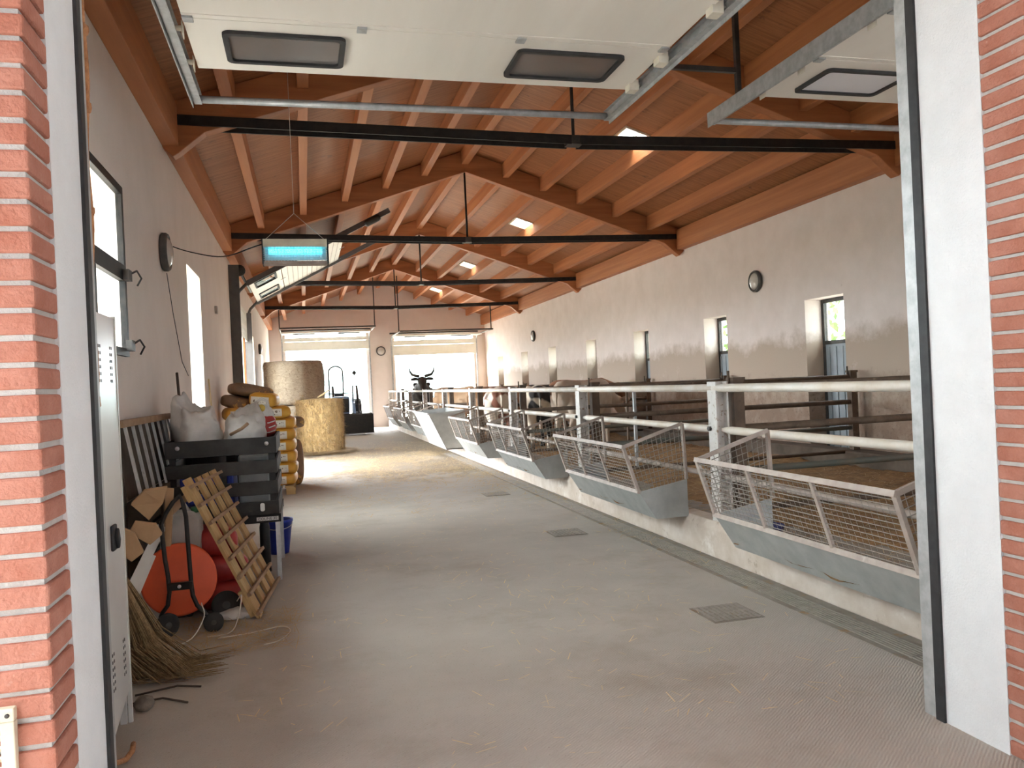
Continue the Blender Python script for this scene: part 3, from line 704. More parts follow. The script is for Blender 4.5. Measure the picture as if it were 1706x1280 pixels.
m = MB(); m.prism([(3.38, yy0, .2), (3.4, yy0, 1.06), (3.42, yy0, 1.06), (3.4, yy0, .2)], (0, yy1-yy0, 0)); m.box((2.97, yy0, .2), (3.39, yy1, .22)); m.build('back_sheet', 'galvanised_sheet', t)
m = MB(); m.beam((2.6, yy0, 1.0), (2.6, yy1, 1.0), .04, .03); m.build('rim', 'bright_metal', t)

# drain channel with gratings, covers
t = thing('drain_channel', 'long rusty drain grating in the floor beside the pen kerb', 'drain', (3.22, 3.1, 0))
m = MB(); m.box((3.09, 3.05, 0), (3.39, 19, .004)); m.build('channel_edge', 'grey_concrete', t)
m = MB()
for i in range(7): x = 3.135+i*.026; m.box((x, 3.1, .004), (x+.013, 18.9, .011))
y = 3.2
while y < 18.9: m.box((3.13, y, .004), (3.31, y+.02, .010)); y += .5
m.build('grating', 'drain_metal', t)
for (x, y, lab) in ((2.66, 4.85, 'square rusty drain cover in the floor nearest the doorway'), (2.60, 8.05, 'second drain cover along the floor, flush with the concrete'), (2.62, 11.35, 'farthest drain cover in the floor, where the straw begins')):
    t = thing('drain_cover', lab, 'drain cover', (x, y, 0))
    m = MB(); rect = .18; m.box((x-rect, y-rect, 0), (x+rect, y+rect, .004)); m.build('frame', 'grey_concrete', t)
    m = MB()
    for i in range(9): u = x-.16+i*.037; m.box((u, y-.165, .004), (u+.02, y+.165, .009))
    for i in range(5): v = y-.16+i*.075; m.box((x-.165, v, .004), (x+.165, v+.018, .008))
    m.build('grating', 'drain_metal', t)
m = MB(); m.lathe([(.09, 0), (.11, .11), (.12, .12), (.115, .13), (.10, .11), (.08, .02)], (3.72, 5.98, .19), (0, 0, 1), 20); tag(m.build('rubber_tub', 'navy_plastic'), 'dark blue tub on the pen floor behind the nearest feeder', 'tub')

# ------------------------------------------------------------------ cattle
def loft(m, rings, n=14):
    vs = []; fs = []
    for (c, up, sd, rz, ry) in rings:
        c, up, sd = Vector(c), Vector(up), Vector(sd)
        for k in range(n): a = 2*pi*k/n; vs.append(c+sd*ry*cos(a)+up*rz*sin(a))
    for i in range(len(rings)-1): fs += [(i*n+k, i*n+(k+1) % n, (i+1)*n+(k+1) % n, (i+1)*n+k) for k in range(n)]
    fs += [tuple(reversed(range(n))), tuple((len(rings)-1)*n+k for k in range(n))]
    m.add(vs, fs, True)
def make_cow(label, coat, loc, heading, head_low=0.0, horns=False, scale=1.0, group=None, turn=0.0):
    t = thing('cow', label, 'cow', (0, 0, 0), group)
    m = MB(); U = (0, 0, 1); SD = (0, 1, 0)
    # trunk along +x
    st = [(-.86, 1.13, .13, .13), (-.80, 1.10, .22, .20), (-.68, 1.06, .29, .25), (-.45, 1.02, .33, .27), (-.15, .97, .36, .31), (.15, .95, .37, .32), (.42, .98, .36, .27), (.62, 1.03, .33, .23), (.76, 1.06, .25, .18)]
    loft(m, [((x, 0, z), U, SD, rz, ry) for x, z, rz, ry in st], 18)
    # hip bones
    for s_ in (-1, 1): m.blob((-.52, .19*s_, 1.27), (.12, .08, .07), 2)
    # neck and head
    hx, hz = 1.18+.18*head_low, 1.34-head_low*.85
    hy = turn*.35
    nb, nh = Vector((.62, 0, 1.12)), Vector((hx-.10, hy, hz))
    d = (nh-nb).normalized(); up = Vector((0, 1, 0)).cross(d)*-1
    rings = []
    for i in range(6):
        u = i/5; c = nb.lerp(nh, u); rings.append((c, up, SD, .25-.13*u, .16-.06*u))
    loft(m, rings, 14)
    hd = Vector((.62, turn, -.75 if head_low < .4 else -.85)).normalized(); hs = Vector((0, 0, 1)).cross(hd).normalized(); hu = hd.cross(hs)
    h0 = Vector((hx-.08, hy, hz+.07))
    loft(m, [(h0-hd*.06, hu, hs, .07, .07), (h0, hu, hs, .125, .115), (h0+hd*.12, hu, hs, .13, .125), (h0+hd*.25, hu, hs, .11, .095), (h0+hd*.38, hu, hs, .085, .075), (h0+hd*.46, hu, hs, .08, .08), (h0+hd*.51, hu, hs, .055, .06)], 14)
    # ears
    for s_ in (-1, 1):
        e0 = h0+hs*s_*.10+hu*.02; m.tube([e0, e0+hs*s_*.09+hu*.01, e0+hs*s_*.19-hu*.01, e0+hs*s_*.24-hu*.03], [.03, .055, .045, .012], 8)
    # legs
    for s_ in (-1, 1):
        y = .17*s_
        m.tube([(-.62, y, 1.08), (-.58, y*1.15, .80), (-.60, y*1.05, .60), (-.70, y, .47), (-.665, y, .25), (-.655, y, .10), (-.63, y, .05), (-.62, y, 0)], [.17, .155, .10, .06, .046, .05, .06, .065], 10)
        m.tube([(.52, y, 1.0), (.53, y, .75), (.55, y, .48), (.55, y, .42), (.54, y, .22), (.55, y, .10), (.57, y, .04), (.575, y, 0)], [.14, .105, .065, .06, .043, .048, .058, .062], 10)
    # udder, brisket, tail
    m.blob((-.42, 0, .66), (.20, .15, .13), 2)
    m.blob((.60, 0, .74), (.14, .10, .14), 2)
    m.tube([(-.85, 0, 1.24), (-.92, 0, 1.12), (-.92, .01, .85), (-.90, .01, .60)], [.05, .03, .022, .02], 8)
    b = m.build('body', coat, t)
    r = b.modifiers.new('remesh', 'REMESH'); r.mode = 'VOXEL'; r.voxel_size = .022; r.use_smooth_shade = True
    sm = b.modifiers.new('smooth', 'SMOOTH'); sm.factor = .5; sm.iterations = 6
    q = MB(); q.blob((-.90, .01, .52), (.035, .035, .13), 2, .2, 5); q.build('tail_switch', coat if 'pied' not in coat else 'cow_grey', t)
    for s_ in (-1, 1):
        p = h0+hd*.13+hs*s_*.112+hu*.05; q = MB(); q.blob(p, (.022, .022, .022), 2); q.build('eye', 'eye', t)
    q = MB(); q.blob(h0+hd*.50, (.06, .07, .055), 2); q.build('muzzle', 'muzzle_skin' if coat != 'cow_black' else 'cow_black', t)
    if horns:
        for s_ in (-1, 1):
            a = h0+hs*s_*.07+hu*.09-hd*.04
            q = MB(); Z = Vector((0, 0, 1)); q.tube([a, a+hs*s_*.10+Z*.02, a+hs*s_*.20+Z*.05, a+hs*s_*.26+Z*.14, a+hs*s_*.27+Z*.25], [.045, .042, .036, .026, .010], 8); q.build('horn', 'horn', t)
    t.location = loc; t.rotation_euler = (0, 0, math.atan2(heading[1], heading[0])); t.scale = (scale,)*3
    return t
GZ = .19
make_cow('black horned cow facing the camera with its head above the far railing', 'cow_black', (3.98, 27.9, GZ), (-.13, -1), 0, True, 1.18)
make_cow('cream cow with its head turned down behind the railing by the white trough', 'cow_cream', (4.15, 22.3, GZ), (.45, -.9), .45, False, 1.02)
make_cow('tan cow standing sideways behind the third railing post', 'cow_tan', (4.75, 19.3, GZ), (1, .1), .5, False, 1.0)
make_cow('white cow with brown rump patches seen from behind', 'cow_pied_brown', (4.12, 17.3, GZ), (.12, 1), .6, False, 1.0)
make_cow('white cow with black rump patches seen from behind', 'cow_pied_black', (4.72, 16.3, GZ), (.18, 1), .6, False, 1.0)
make_cow('pale grey cow beside the second railing post, its flank toward us', 'cow_grey', (5.55, 15.6, GZ), (.8, .6), .6, False, 1.05)
make_cow('brown cow standing crosswise beyond the pied cows', 'cow_brown', (6.3, 17.9, GZ), (.9, .4), .3, False, 1.06)

# ------------------------------------------------------------------ left side: locker, broom, reel and clutter
t = thing('metal_locker', 'tall light grey metal locker with vent holes just inside the doorway', 'locker', (-1.1, 3.9, 0))
lx0, lx1, ly0, ly1 = XL+.005, -.90, 3.42, 4.37
m = MB(); m.box((lx0, ly0, .14), (lx1-.02, ly1, 2.02)); m.build('body', 'locker_paint', t, bevel=.004)
for y in (ly0, ly1-.03):
    for x in (lx0, lx1-.05): m = MB(); m.box((x, y, 0), (x+.03, y+.03, .14)); m.build('foot', 'locker_paint', t)
m = MB(); m.prism([(lx1-.02, ly1-.03, .16), (lx1-.02, ly0+.03, .16), (lx1-.02, ly0+.03, .02), (lx1-.02, ly1-.40, .05), (lx1-.02, ly1-.07, .15)], (.015, 0, 0)); m.build('skirt', 'locker_paint', t)
for a, b in ((ly0, 3.885), (3.895, ly1)):
    m = MB(); m.box((lx1-.02, a+.01, .16), (lx1, b-.01, 2.01)); dr = m.build('door', 'locker_paint', t, bevel=.004)
    h = MB()
    for zc in (1.78, .36):
        for yy in (a+.12, b-.13):
            for i in range(2):
                for j in range(6): h.box((lx1-.001, yy+i*.03, zc-.09+j*.032), (lx1+.0015, yy+i*.03+.012, zc-.09+j*.032+.014))
    h.build('vent_holes', 'label_black', dr)
    if b > 4: h = MB(); h.box((lx1, a+.19, .90), (lx1+.015, a+.27, 1.02)); h.obox((lx1+.022, a+.235, .955), (.01, 0, 0), (0, .012, .02), (0, -.012, .03)); h.build('handle', 'black_rubber', dr, bevel=.006)
m = MB(); m.box((lx1-.015, ly1-.014, .0), (lx1+.004, ly1+.004, 2.02)); m.build('edge_strip', 'locker_edge', t)

t = thing('twig_broom', 'brown twig broom leaning in the corner behind the metal locker', 'broom', (-1.0, 5.0, 0))
m = MB()
for i in range(330):
    a = random.uniform(-1, 1); b = random.uniform(-1, 1)
    top = Vector((-1.11+.045*a, 4.90+.045*b, .70))
    k = random.uniform(.75, 1.12)
    bot = Vector((-.86+.18*a*k, 4.98+.17*b*k+.04, .012+abs(random.gauss(0, .025))))
    mid = top.lerp(bot, .55)+Vector((-.01-.05*(1-abs(a)), .03*b, -.10+random.uniform(-.03, .03)))
    e = bot+Vector((.13*k+.05*a, .02*b, random.uniform(-.0, .015)))
    m.tube([top, mid, bot, e], [.0042, .0036, .0024, .0012], 4, False)
m.build('twigs', 'twig', t)
m = MB(); m.tube([(-1.12, 4.92, .70), (-1.24, 4.86, 1.55)], .018, 8); m.build('handle', 'stick_wood', t)
m = MB(); m.lathe([(.06, -.03), (.068, 0), (.06, .03)], (-1.12, 4.92, .72), (.1, .05, -1), 12); m.build('binding', 'strap', t)
for (pts, lab) in (([(-1.02, 4.55, .02), (-.80, 4.62, .01), (-.66, 4.50, .012)], 'dark twig lying on the floor in front of the broom'), ([(-.95, 4.7, .015), (-.75, 4.78, .012), (-.62, 4.72, .012)], 'second dark twig on the floor nearer the broom')):
    m = MB(); m.tube(pts, .006, 5); tag(m.build('twig', 'dark_board'), lab, 'twig', 'loose twigs on the floor')
m = MB(); m.blob((-.87, 4.50, .035), (.05, .05, .042), 2, .25, 2, 3, -.033); tag(m.build('stone', 'stone'), 'dark stone on the floor beside the locker foot', 'stone')

# reel cart
t = thing('reel_cart', 'two wheeled black tube cart carrying a big orange disc reel', 'reel cart', (-.87, 5.9, 0))
cx, cy, cz = -.885, 5.92, .355
nrm = Vector((.12, -1, .10)).normalized()
m = MB(); m.lathe([(.02, -.012), (.225, -.012), (.245, -.004), (.245, .006), (.23, .012), (.02, .012)], (cx, cy, cz), nrm, 48); m.build('front_disc', 'orange_plastic', t)
m = MB(); m.lathe([(.02, -.16), (.23, -.16), (.24, -.15), (.02, -.145)], (cx, cy, cz), nrm, 40); m.build('back_disc', 'orange_plastic', t)
m = MB(); m.lathe([(.09, -.145), (.09, -.012)], (cx, cy, cz), nrm, 24); m.build('drum', 'black_rubber', t)
m = MB(); fy = 5.86
m.tube([(-1.0, fy-.02, .13), (-.985, fy-.03, .165), (-.950, fy-.035, .21), (-.936, fy-.035, .30), (-.940, fy-.035, .40), (-.956, fy-.03, .527), (-.973, fy-.01, .752), (-.945, fy+.01, .82), (-.90, fy+.03, .89), (-.855, fy+.04, .935), (-.835, fy+.03, .88), (-.817, fy+.01, .79), (-.808, fy-.02, .615), (-.797, fy-.035, .348), (-.79, fy-.035, .26), (-.765, fy-.035, .19), (-.707, fy-.03, .12), (-.67, fy-.03, .08)], .0145, 8)
m.build('frame', 'black_steel', t)
m = MB(); m.box((-.945, fy-.06, .31), (-.785, fy-.035, .36)); cb = m.build('crossbar', 'black_steel', t)
m = MB(); m.lathe([(.012, 0), (.012, .01)], (-.868, fy-.06, .335), (0, -1, 0), 10); m.build('bolt', 'bright_metal', cb)
def wheel(m1, m2, c, r, w, ax):
    m1.lathe([(r*.62, -w/2), (r*.95, -w/2), (r, -w/3), (r, w/3), (r*.95, w/2), (r*.62, w/2)], c, ax, 24); m2.lathe([(r*.15, -w*.6), (r*.62, -w*.25), (r*.62, w*.25), (r*.15, w*.6)], c, ax, 12)
for (c, r, ax) in (((-.955, fy-.05, .080), .080, (.75, -1, .05)), ((-.665, fy-.04, .066), .066, (.15, -1, .05))):
    a, b = MB(), MB(); wheel(a, b, c, r, .035, ax); wt = a.build('wheel', 'tyre', t); b.build('hub', 'dark_steel', wt)

# red machine wheel / sacks / jerrycan behind it
def sack_mesh(L_, W_, H_, seed, sag=.0):
    m = MB(); nx, ny = 22, 14; vs = []; fs = []; rng = random.Random(seed)
    def sg(v, e): return math.copysign(abs(v)**e, v)
    nu, nv = 28, 14
    for j in range(nv+1):
        v = -pi/2+pi*j/nv
        for i in range(nu):
            u = 2*pi*i/nu
            x = sg(cos(u), .34)*sg(cos(v), .30)*L_/2; y = sg(sin(u), .34)*sg(cos(v), .30)*W_/2; z = sg(sin(v), .62)*H_/2
            k = max(abs(x)/(L_/2), abs(y)/(W_/2)); z *= 1-.22*k**5
            q = noise.fractal(Vector((x*8+seed, y*8, z*8)), 1, 2, 3)*.022
            vs.append((x*(1+q), y*(1+q), z+H_/2+q*.6 - sag*abs(x)/(L_/2)))
    for j in range(nv):
        for i in range(nu): fs.append((j*nu+i, j*nu+(i+1) % nu, (j+1)*nu+(i+1) % nu, (j+1)*nu+i))
    m.add(vs, fs, True); return m
def place_sack(name, lab, cat, grp, L_, W_, H_, mt, loc, rz=0, tilt=(0, 0), seed=0, sag=0):
    o = sack_mesh(L_, W_, H_, seed, sag).build(name, mt, origin=(0, 0, 0)); o.location = loc; o.rotation_euler = (tilt[0], tilt[1], rz); return tag(o, lab, cat, grp)
RB = [('lowest red plastic sack behind the orange reel, resting on the floor', .0, 0), ('middle red plastic sack in the pile behind the orange reel', .19, .2), ('topmost red plastic sack behind the orange reel, beside the jerrycan', .38, -.15)]
for i, (lab, z, r) in enumerate(RB): place_sack('red_sack', lab, 'sack', 'red sacks behind the orange reel', .52, .36, .21, 'red_plastic', (-.70-.02*i, 6.56+.03*i, z+.005), pi/2+r+.3, (0, 0), 20+i)
t = thing('spare_wheel', 'small black spare wheel leaning on the red sacks', 'wheel', (-.60, 6.12, 0))
a, b = MB(), MB(); wheel(a, b, (-.61, 6.12, .10), .10, .045, (.2, -1, .2)); a.build('tyre', 'tyre', t); b.build('hub', 'dark_steel', t)
t = thing('plastic_crate', 'dark plastic crate standing under the white jerrycan', 'crate', (-.95, 6.45, 0))
m = MB(); m.box((-1.12, 6.28, 0), (-.86, 6.62, .38)); m.build('shell', 'black_rubber', t, bevel=.01)
t = thing('jerrycan', 'dirty white plastic jerrycan with moulded handle behind the orange reel', 'jerrycan', (-.93, 6.4, .38))
m = MB(); m.prism([(-1.065, 6.30, .38), (-.785, 6.30, .38), (-.785, 6.30, .70), (-.83, 6.30, .76), (-1.0, 6.30, .76), (-1.065, 6.30, .71)], (0, .22, 0)); m.build('body', 'white_plastic', t, bevel=.02)
m = MB(); m.tube([(-1.0, 6.40, .755), (-.99, 6.40, .81), (-.90, 6.40, .81), (-.87, 6.40, .755)], .016, 8); m.build('handle', 'white_plastic', t)
m = MB(); m.lathe([(.03, 0), (.032, .035), (.028, .04)], (-.825, 6.40, .745), (0, 0, 1), 14); m.build('cap', 'green_cap', t)
m = MB(); m.blob((-.82, 6.62, .80), (.09, .10, .05), 3, .25, 3, 5, -.04); tag(m.build('rag', 'blue_plastic'), 'crumpled blue rag lying on top of the red sacks by the jerrycan', 'rag')

# cardboard, planks, wooden crate, slatted panel
t = thing('wooden_box', 'dark wooden box under the slatted metal panel by the left wall', 'box', (-1.1, 7.0, 0))
m = MB()
for i in range(4): m.box((-1.28, 6.35, .02+i*.215), (-1.17, 7.95, .02+i*.215+.19))
m.build('side_boards', 'dark_board', t)
for y in (6.5, 7.05): m = MB(); m.box((-1.17, y, 0), (-1.15, y+.05, .86)); m.build('batten', 'dark_board', t)
def card(pts, vec, lab):
    m = MB(); m.prism(pts, vec); tag(m.build('cardboard_box', 'cardboard', bevel=.004), lab, 'cardboard', 'flattened cardboard boxes')
card([(-1.145, 5.80, .905), (-1.06, 5.80, .99), (-.918, 5.82, 1.0), (-.945, 5.80, .90), (-1.035, 5.78, .795)], (0, .02, .015), 'topmost flattened cardboard box, tilted below the slatted metal ramp')
card([(-1.11, 5.72, .80), (-.985, 5.74, .77), (-.95, 5.74, .70), (-1.02, 5.70, .645), (-1.145, 5.70, .735)], (0, .02, .012), 'middle flattened cardboard box beside the locker, below the topmost one')
card([(-1.21, 5.64, .80), (-1.10, 5.64, .74), (-1.05, 5.64, .61), (-1.12, 5.62, .56), (-1.21, 5.62, .64)], (0, .02, .01), 'lowest flattened cardboard box, half hidden behind the locker')
card([(-.99, 5.92, .30), (-.955, 5.92, .30), (-.90, 5.94, .98), (-.945, 5.94, .99)], (.004, .02, 0), 'narrow folded cardboard strip standing on end beside the other boxes')
for (p, q, w, lab) in (((-1.17, 5.55, .30), (-.99, 5.98, .72), .06, 'pale batten leaning diagonally left of the orange reel'), ((-1.20, 5.50, .12), (-1.04, 5.86, .55), .05, 'second pale batten leaning lower beside the broom'), ((-.97, 6.12, .78), (-.78, 6.2, .95), .05, 'short wooden offcut propped behind the cart handle'), ((-1.0, 6.15, .35), (-.985, 6.28, .95), .045, 'upright dark plank standing behind the cart')):
    m = MB(); m.beam(p, q, w, .02, (.3, -1, .3)); tag(m.build('plank', 'white_plastic' if 'pale' in lab else 'stick_wood'), lab, 'plank', 'loose planks by the left wall')
t = thing('slatted_ramp', 'galvanised slatted metal panel leaning on its side against the left wall', 'metal panel', (-1.2, 7, .88))
m = MB(); 
LP0, LP1 = Vector((-1.10, 6.0, .875)), Vector((-1.10, 8.05, .875))
for (z, x) in ((1.44, -1.22), (.885, -1.13)): mm = MB(); mm.beam((x, 5.95, z), (x, 8.1, z), .045, .05); mm.build('rail', 'rust_rail' if z < 1 else 'stick_wood', t)
for i in range(8):
    y = 6.10+i*.26; mm = MB(); mm.beam((-1.13, y, .90), (-1.22, y, 1.42), .075, .01, (1, 0, .15)); mm.beam((-1.124, y-.03, .90), (-1.214, y-.03, 1.42), .012, .014, (1, 0, .15)); mm.build('slat', 'aluminium', t)
mm = MB(); mm.beam((-1.20, 7.03, .91), (-1.265, 7.03, 1.42), 2.1, .01, (1, 0, .15)); mm.build('backing', 'dark_board', t)

# slatted pallet leaning
t = thing('wooden_pallet', 'pale slatted wooden pallet leaning in front of the black crate', 'pallet', (-.4, 6.5, 0))
P0 = Vector((-.365, 6.02, .0)); du = Vector((-.46, .03, 1.02)).normalized(); dv = Vector((.10, 1.0, .0)).normalized(); dn = du.cross(dv)*-1
if dn.x < 0: dn = -dn
Lp = 1.13
for (v0, wv) in ((.09, .17), (.37, .13), (.62, .13), (.88, .15)):
    m = MB(); m.obox(P0+du*Lp/2+dv*v0+dn*(-.02), du*(Lp/2-(.02 if v0 > .2 else 0)), dv*wv/2, dn*.011); m.build('board', 'pallet_wood', t)
for i in range(8):
    u = .05+i*.145; m = MB(); m.obox(P0+du*u+dv*.50+dn*.006, du*.012, dv*(.52 if i % 2 else .55), dn*.013); m.build('crosspiece', 'stick_wood', t)
for u, l in ((.14, .10), (1.03, .06)): m = MB(); m.obox(P0+du*u+dv*.04-dn*.048, du*l, dv*.04, dn*.016); m.build('block', 'pallet_wood', t)

# black crate on rack
t = thing('metal_rack', 'dark steel rack carrying the black slatted crate', 'rack', (-.7, 7.7, 0))
m = MB(); m.box((-1.15, 7.2, .50), (-.24, 7.25, .57)); m.box((-1.15, 8.15, .50), (-.24, 8.2, .57)); m.box((-1.15, 7.25, .52), (-1.10, 8.15, .57)); m.box((-.29, 7.25, .52), (-.24, 8.15, .57)); rk = m.build('top_frame', 'black_steel', t)
m = MB(); m.box((-.44, 7.196, .518), (-.26, 7.2, .55)); lbp = m.build('name_plate', 'label_white', rk)
def text_obj(body, name, size, loc, rot, mt, parent):
    c = bpy.data.curves.new(name, 'FONT'); c.body = body; c.size = size; c.align_x = 'CENTER'; c.align_y = 'CENTER'; c.extrude = .0005
    tmp = bpy.data.objects.new(name, c); COL.objects.link(tmp); bpy.context.view_layer.update()
    me = bpy.data.meshes.new_from_object(tmp.evaluated_get(bpy.context.evaluated_depsgraph_get())); bpy.data.objects.remove(tmp); bpy.data.curves.remove(c)
    me.materials.clear(); me.materials.append(MATS[mt]); o = bpy.data.objects.new(name, me); COL.objects.link(o); o.parent = parent
    inv = wmat(parent).inverted(); o.matrix_local = inv @ (Matrix.Translation(loc) @ rot.to_4x4()); return o
text_obj('COLINE 30', 'lettering', .032, (-.35, 7.195, .534), Matrix.Rotation(pi/2, 3, 'X'), 'label_black', lbp)
for x, y in ((-1.13, 7.22), (-.27, 7.22), (-1.13, 8.17), (-.27, 8.17)): m = MB(); m.box((x-.018, y-.018, 0), (x+.018, y+.018, .5)); m.build('leg', 'aluminium' if x > -.5 else 'dark_steel', t)
t = thing('slatted_crate', 'large black slatted crate heaped with white bags', 'crate', (-.7, 7.7, .57))
cx0, cx1, cy0, cy1, cz0, cz1 = -1.14, -.25, 7.16, 8.22, .575, 1.235
for a, b in ((.575, .69), (.745, .86), (.925, 1.04), (1.095, 1.235)):
    m = MB(); m.box((cx0, cy0, a), (cx1, cy0+.022, b)); m.build('front_slat', 'black_wood', t, bevel=.004)
    m = MB(); m.box((cx1-.022, cy0+.022, a), (cx1, cy1-.022, b)); m.box((cx0, cy0+.022, a), (cx0+.022, cy1-.022, b)); m.box((cx0, cy1-.022, a), (cx1, cy1, b)); m.build('side_slat', 'black_wood', t, bevel=.004)
for x in (cx0+.03, (cx0+cx1)/2-.02, cx1-.07):
    for y in (cy0+.022, cy1-.05): m = MB(); m.box((x, y, cz0), (x+.05, y+.028, cz1-.01)); m.build('corner_post', 'black_wood', t)
m = MB(); m.box((cx0+.02, cy0+.02, cz0-.004), (cx1-.02, cy1-.02, cz0+.02)); m.build('bottom', 'black_wood', t)
for x in (cx0+.10, cx1-.08): m = MB(); m.lathe([(.018, 0), (.018, .004)], (x, cy0, 1.18), (0, -1, 0), 14); m.build('screw_disc', 'bright_metal', t)
m = MB(); m.prism([(a, cy0-.003, b) for a, b in rounded_rect(-.385, .64, .018, .035, .015)], (0, .003, 0)); m.build('oval_tag', 'label_white', t)
m = MB(); m.box((-1.05, 7.28, .6), (-.62, 7.7, .92)); tag(m.build('blue_box', 'blue_plastic', bevel=.01), 'blue plastic box showing through the gaps of the black crate', 'box')
m = MB(); m.box((-.58, 7.3, .6), (-.32, 7.6, 1.08)); tag(m.build('grey_container', 'galvanised_sheet', bevel=.02), 'grey container inside the black crate behind its slats', 'container')
place_sack('paper_sack', 'crumpled brown paper sack inside the black crate, low on the right', 'sack', None, .40, .16, .12, 'cardboard', (-.52, 7.25+.2, .6), 0, (0, 0), 4) if False else None

# white woven bags
def woven_bag(label, c, rx, ry, h, seed, lean, peak):
    m = MB(); n = 40; rows = 14; vs = []; fs = []
    for j in range(rows+1):
        u = j/rows
        for k in range(n):
            a = 2*pi*k/n
            q = noise.fractal(Vector((cos(a)*1.6+seed, sin(a)*1.6, u*2.2)), 1, 2, 4)
            fold = .10*sin(5*a+seed+3*u)*u
            s_ = (1-.30*u**2.2)*(1+.16*q+fold)
            top = h*(1+.42*max(0, cos(a-peak))**2*u+.12*q*u-.16*max(0, -cos(a-peak))*u)
            vs.append((c[0]+rx*s_*cos(a)+lean[0]*u*u, c[1]+ry*s_*sin(a)+lean[1]*u*u, c[2]+top*u+.02*q*(u > 0)))
    # rim folds inward
    for j, (sc, dz) in enumerate(((.90, .015), (.72, -.05), (.40, -.10), (.1, -.10))):
        for k in range(n):
            b = Vector(vs[rows*n+k]); cc = Vector((c[0]+lean[0], c[1]+lean[1], c[2]+h*.95))
            vs.append(tuple(cc.lerp(b, sc)+Vector((0, 0, dz))))
    R_ = rows+4
    for j in range(R_): fs += [(j*n+k, j*n+(k+1) % n, (j+1)*n+(k+1) % n, (j+1)*n+k) for k in range(n)]
    fs += [tuple(reversed(range(n))), tuple(R_*n+k for k in range(n))]
    m.add(vs, fs, True); o = m.build('woven_bag', 'woven_bag'); tag(o, label, 'bag', 'white woven bags on the black crate')
woven_bag('big white woven bag with a raised corner on the left of the black crate', (-.93, 7.62, 1.17), .21, .36, .33, 1.3, (-.02, 0), 2.6)
woven_bag('white woven bag with an open sagging mouth on the right of the black crate', (-.53, 7.68, 1.17), .19, .34, .26, 5.1, (.0, 0), 1.2)
woven_bag('crumpled greyish bag behind the left of the black crate, touching the wall', (-1.08, 7.95, 1.17), .13, .18, .26, 8.4, (0, 0), 2.0)
m = MB(); m.tube([(-.62, 7.2, 1.27), (-.52, 7.14, 1.32), (-.47, 7.12, 1.36)], .014, 6); tag(m.build('wooden_stick', 'stick_wood'), 'short brown stick poking over the rim of the black crate', 'stick')
m = MB(); m.tube([(-1.09, 8.28, .0), (-1.17, 8.50, 1.02), (-1.255, 8.85, 1.86)], .014, 6); tag(m.build('wooden_stick', 'dark_board'), 'dark stick leaning up against the left wall beside the bright tall window', 'stick')
m = MB(); m.tube([(-1.16, 11.75, .0), (-1.285, 11.95, 1.85)], .012, 6); tag(m.build('wooden_stick', 'pale_straw'), 'thin pale stick leaning beyond the bright tall window', 'stick')
t = thing('carrier_bag', 'white plastic carrier bag with red print on the crate corner', 'plastic bag', (-.36, 8.05, 1.17))
m = MB(); m.blob((-.385, 8.0, 1.30), (.115, .13, .14), 3, .18, 3, 2, -.11); m.build('red_part', 'red_print', t)
m = MB(); m.blob((-.395, 8.0, 1.42), (.10, .10, .085), 3, .25, 3, 4); m.tube([(-.46, 7.97, 1.44), (-.44, 7.96, 1.53), (-.39, 7.96, 1.56), (-.34, 7.96, 1.53), (-.33, 7.97, 1.44)], .014, 6); m.build('white_top', 'woven_bag', t)
m = MB(); m.lathe([(.035, 0), (.035, .006)], (-.395, 7.905, 1.47), (0, -1, .2), 16); m.build('round_print', 'yellow_print', t)
m = MB()
for k in range(3): m.tube([(-.49, 7.93, 1.25+k*.045), (-.42, 7.885, 1.235+k*.045), (-.33, 7.885, 1.24+k*.045), (-.28, 7.93, 1.255+k*.045)], .006, 5)
m.build('white_stripes', 'woven_bag', t)

# bucket and pipe under the rack
t = thing('bucket', 'blue plastic bucket on the floor behind the rack leg', 'bucket', (-.31, 8.32, 0))
m = MB(); m.lathe([(.095, 0), (.135, .31), (.145, .315), (.145, .34), (.13, .34), (.125, .31), (.085, .015)], (-.31, 8.42, 0), (0, 0, 1), 28); m.build('pail', 'blue_plastic', t)
m = MB(); m.tube([(-.31-.145*cos(a), 8.42-.03-.10*sin(a), .31-.06*sin(a)) for a in [pi*i/10 for i in range(11)]], .004, 5); m.build('handle', 'bright_metal', t)
m = MB(); m.lathe([(.045, 0), (.045, .40), (.038, .44), (.015, .46)], (-.40, 7.6, 0), (0, 0, 1), 16); tag(m.build('drain_pipe', 'black_rubber'), 'short black capped pipe standing under the rack by the blue bucket', 'pipe')

m = MB(); m.blob((-.53, 6.10, .028), (.15, .07, .05), 3, .4, 4, 7, -.02); tag(m.build('crumpled_wrapper', 'white_plastic'), 'crumpled whitish plastic wrapper on the floor behind the cart wheel', 'wrapper')
m = MB(); m.blob((-1.10, 6.10, .40), (.08, .10, .10), 3, .2, 3, 9); m.blob((-1.10, 6.10, .2), (.09, .10, .20), 3, .1, 3, 9, -.19); tag(m.build('white_bag', 'woven_bag'), 'small whitish bag squeezed between the broom and the orange reel', 'bag')
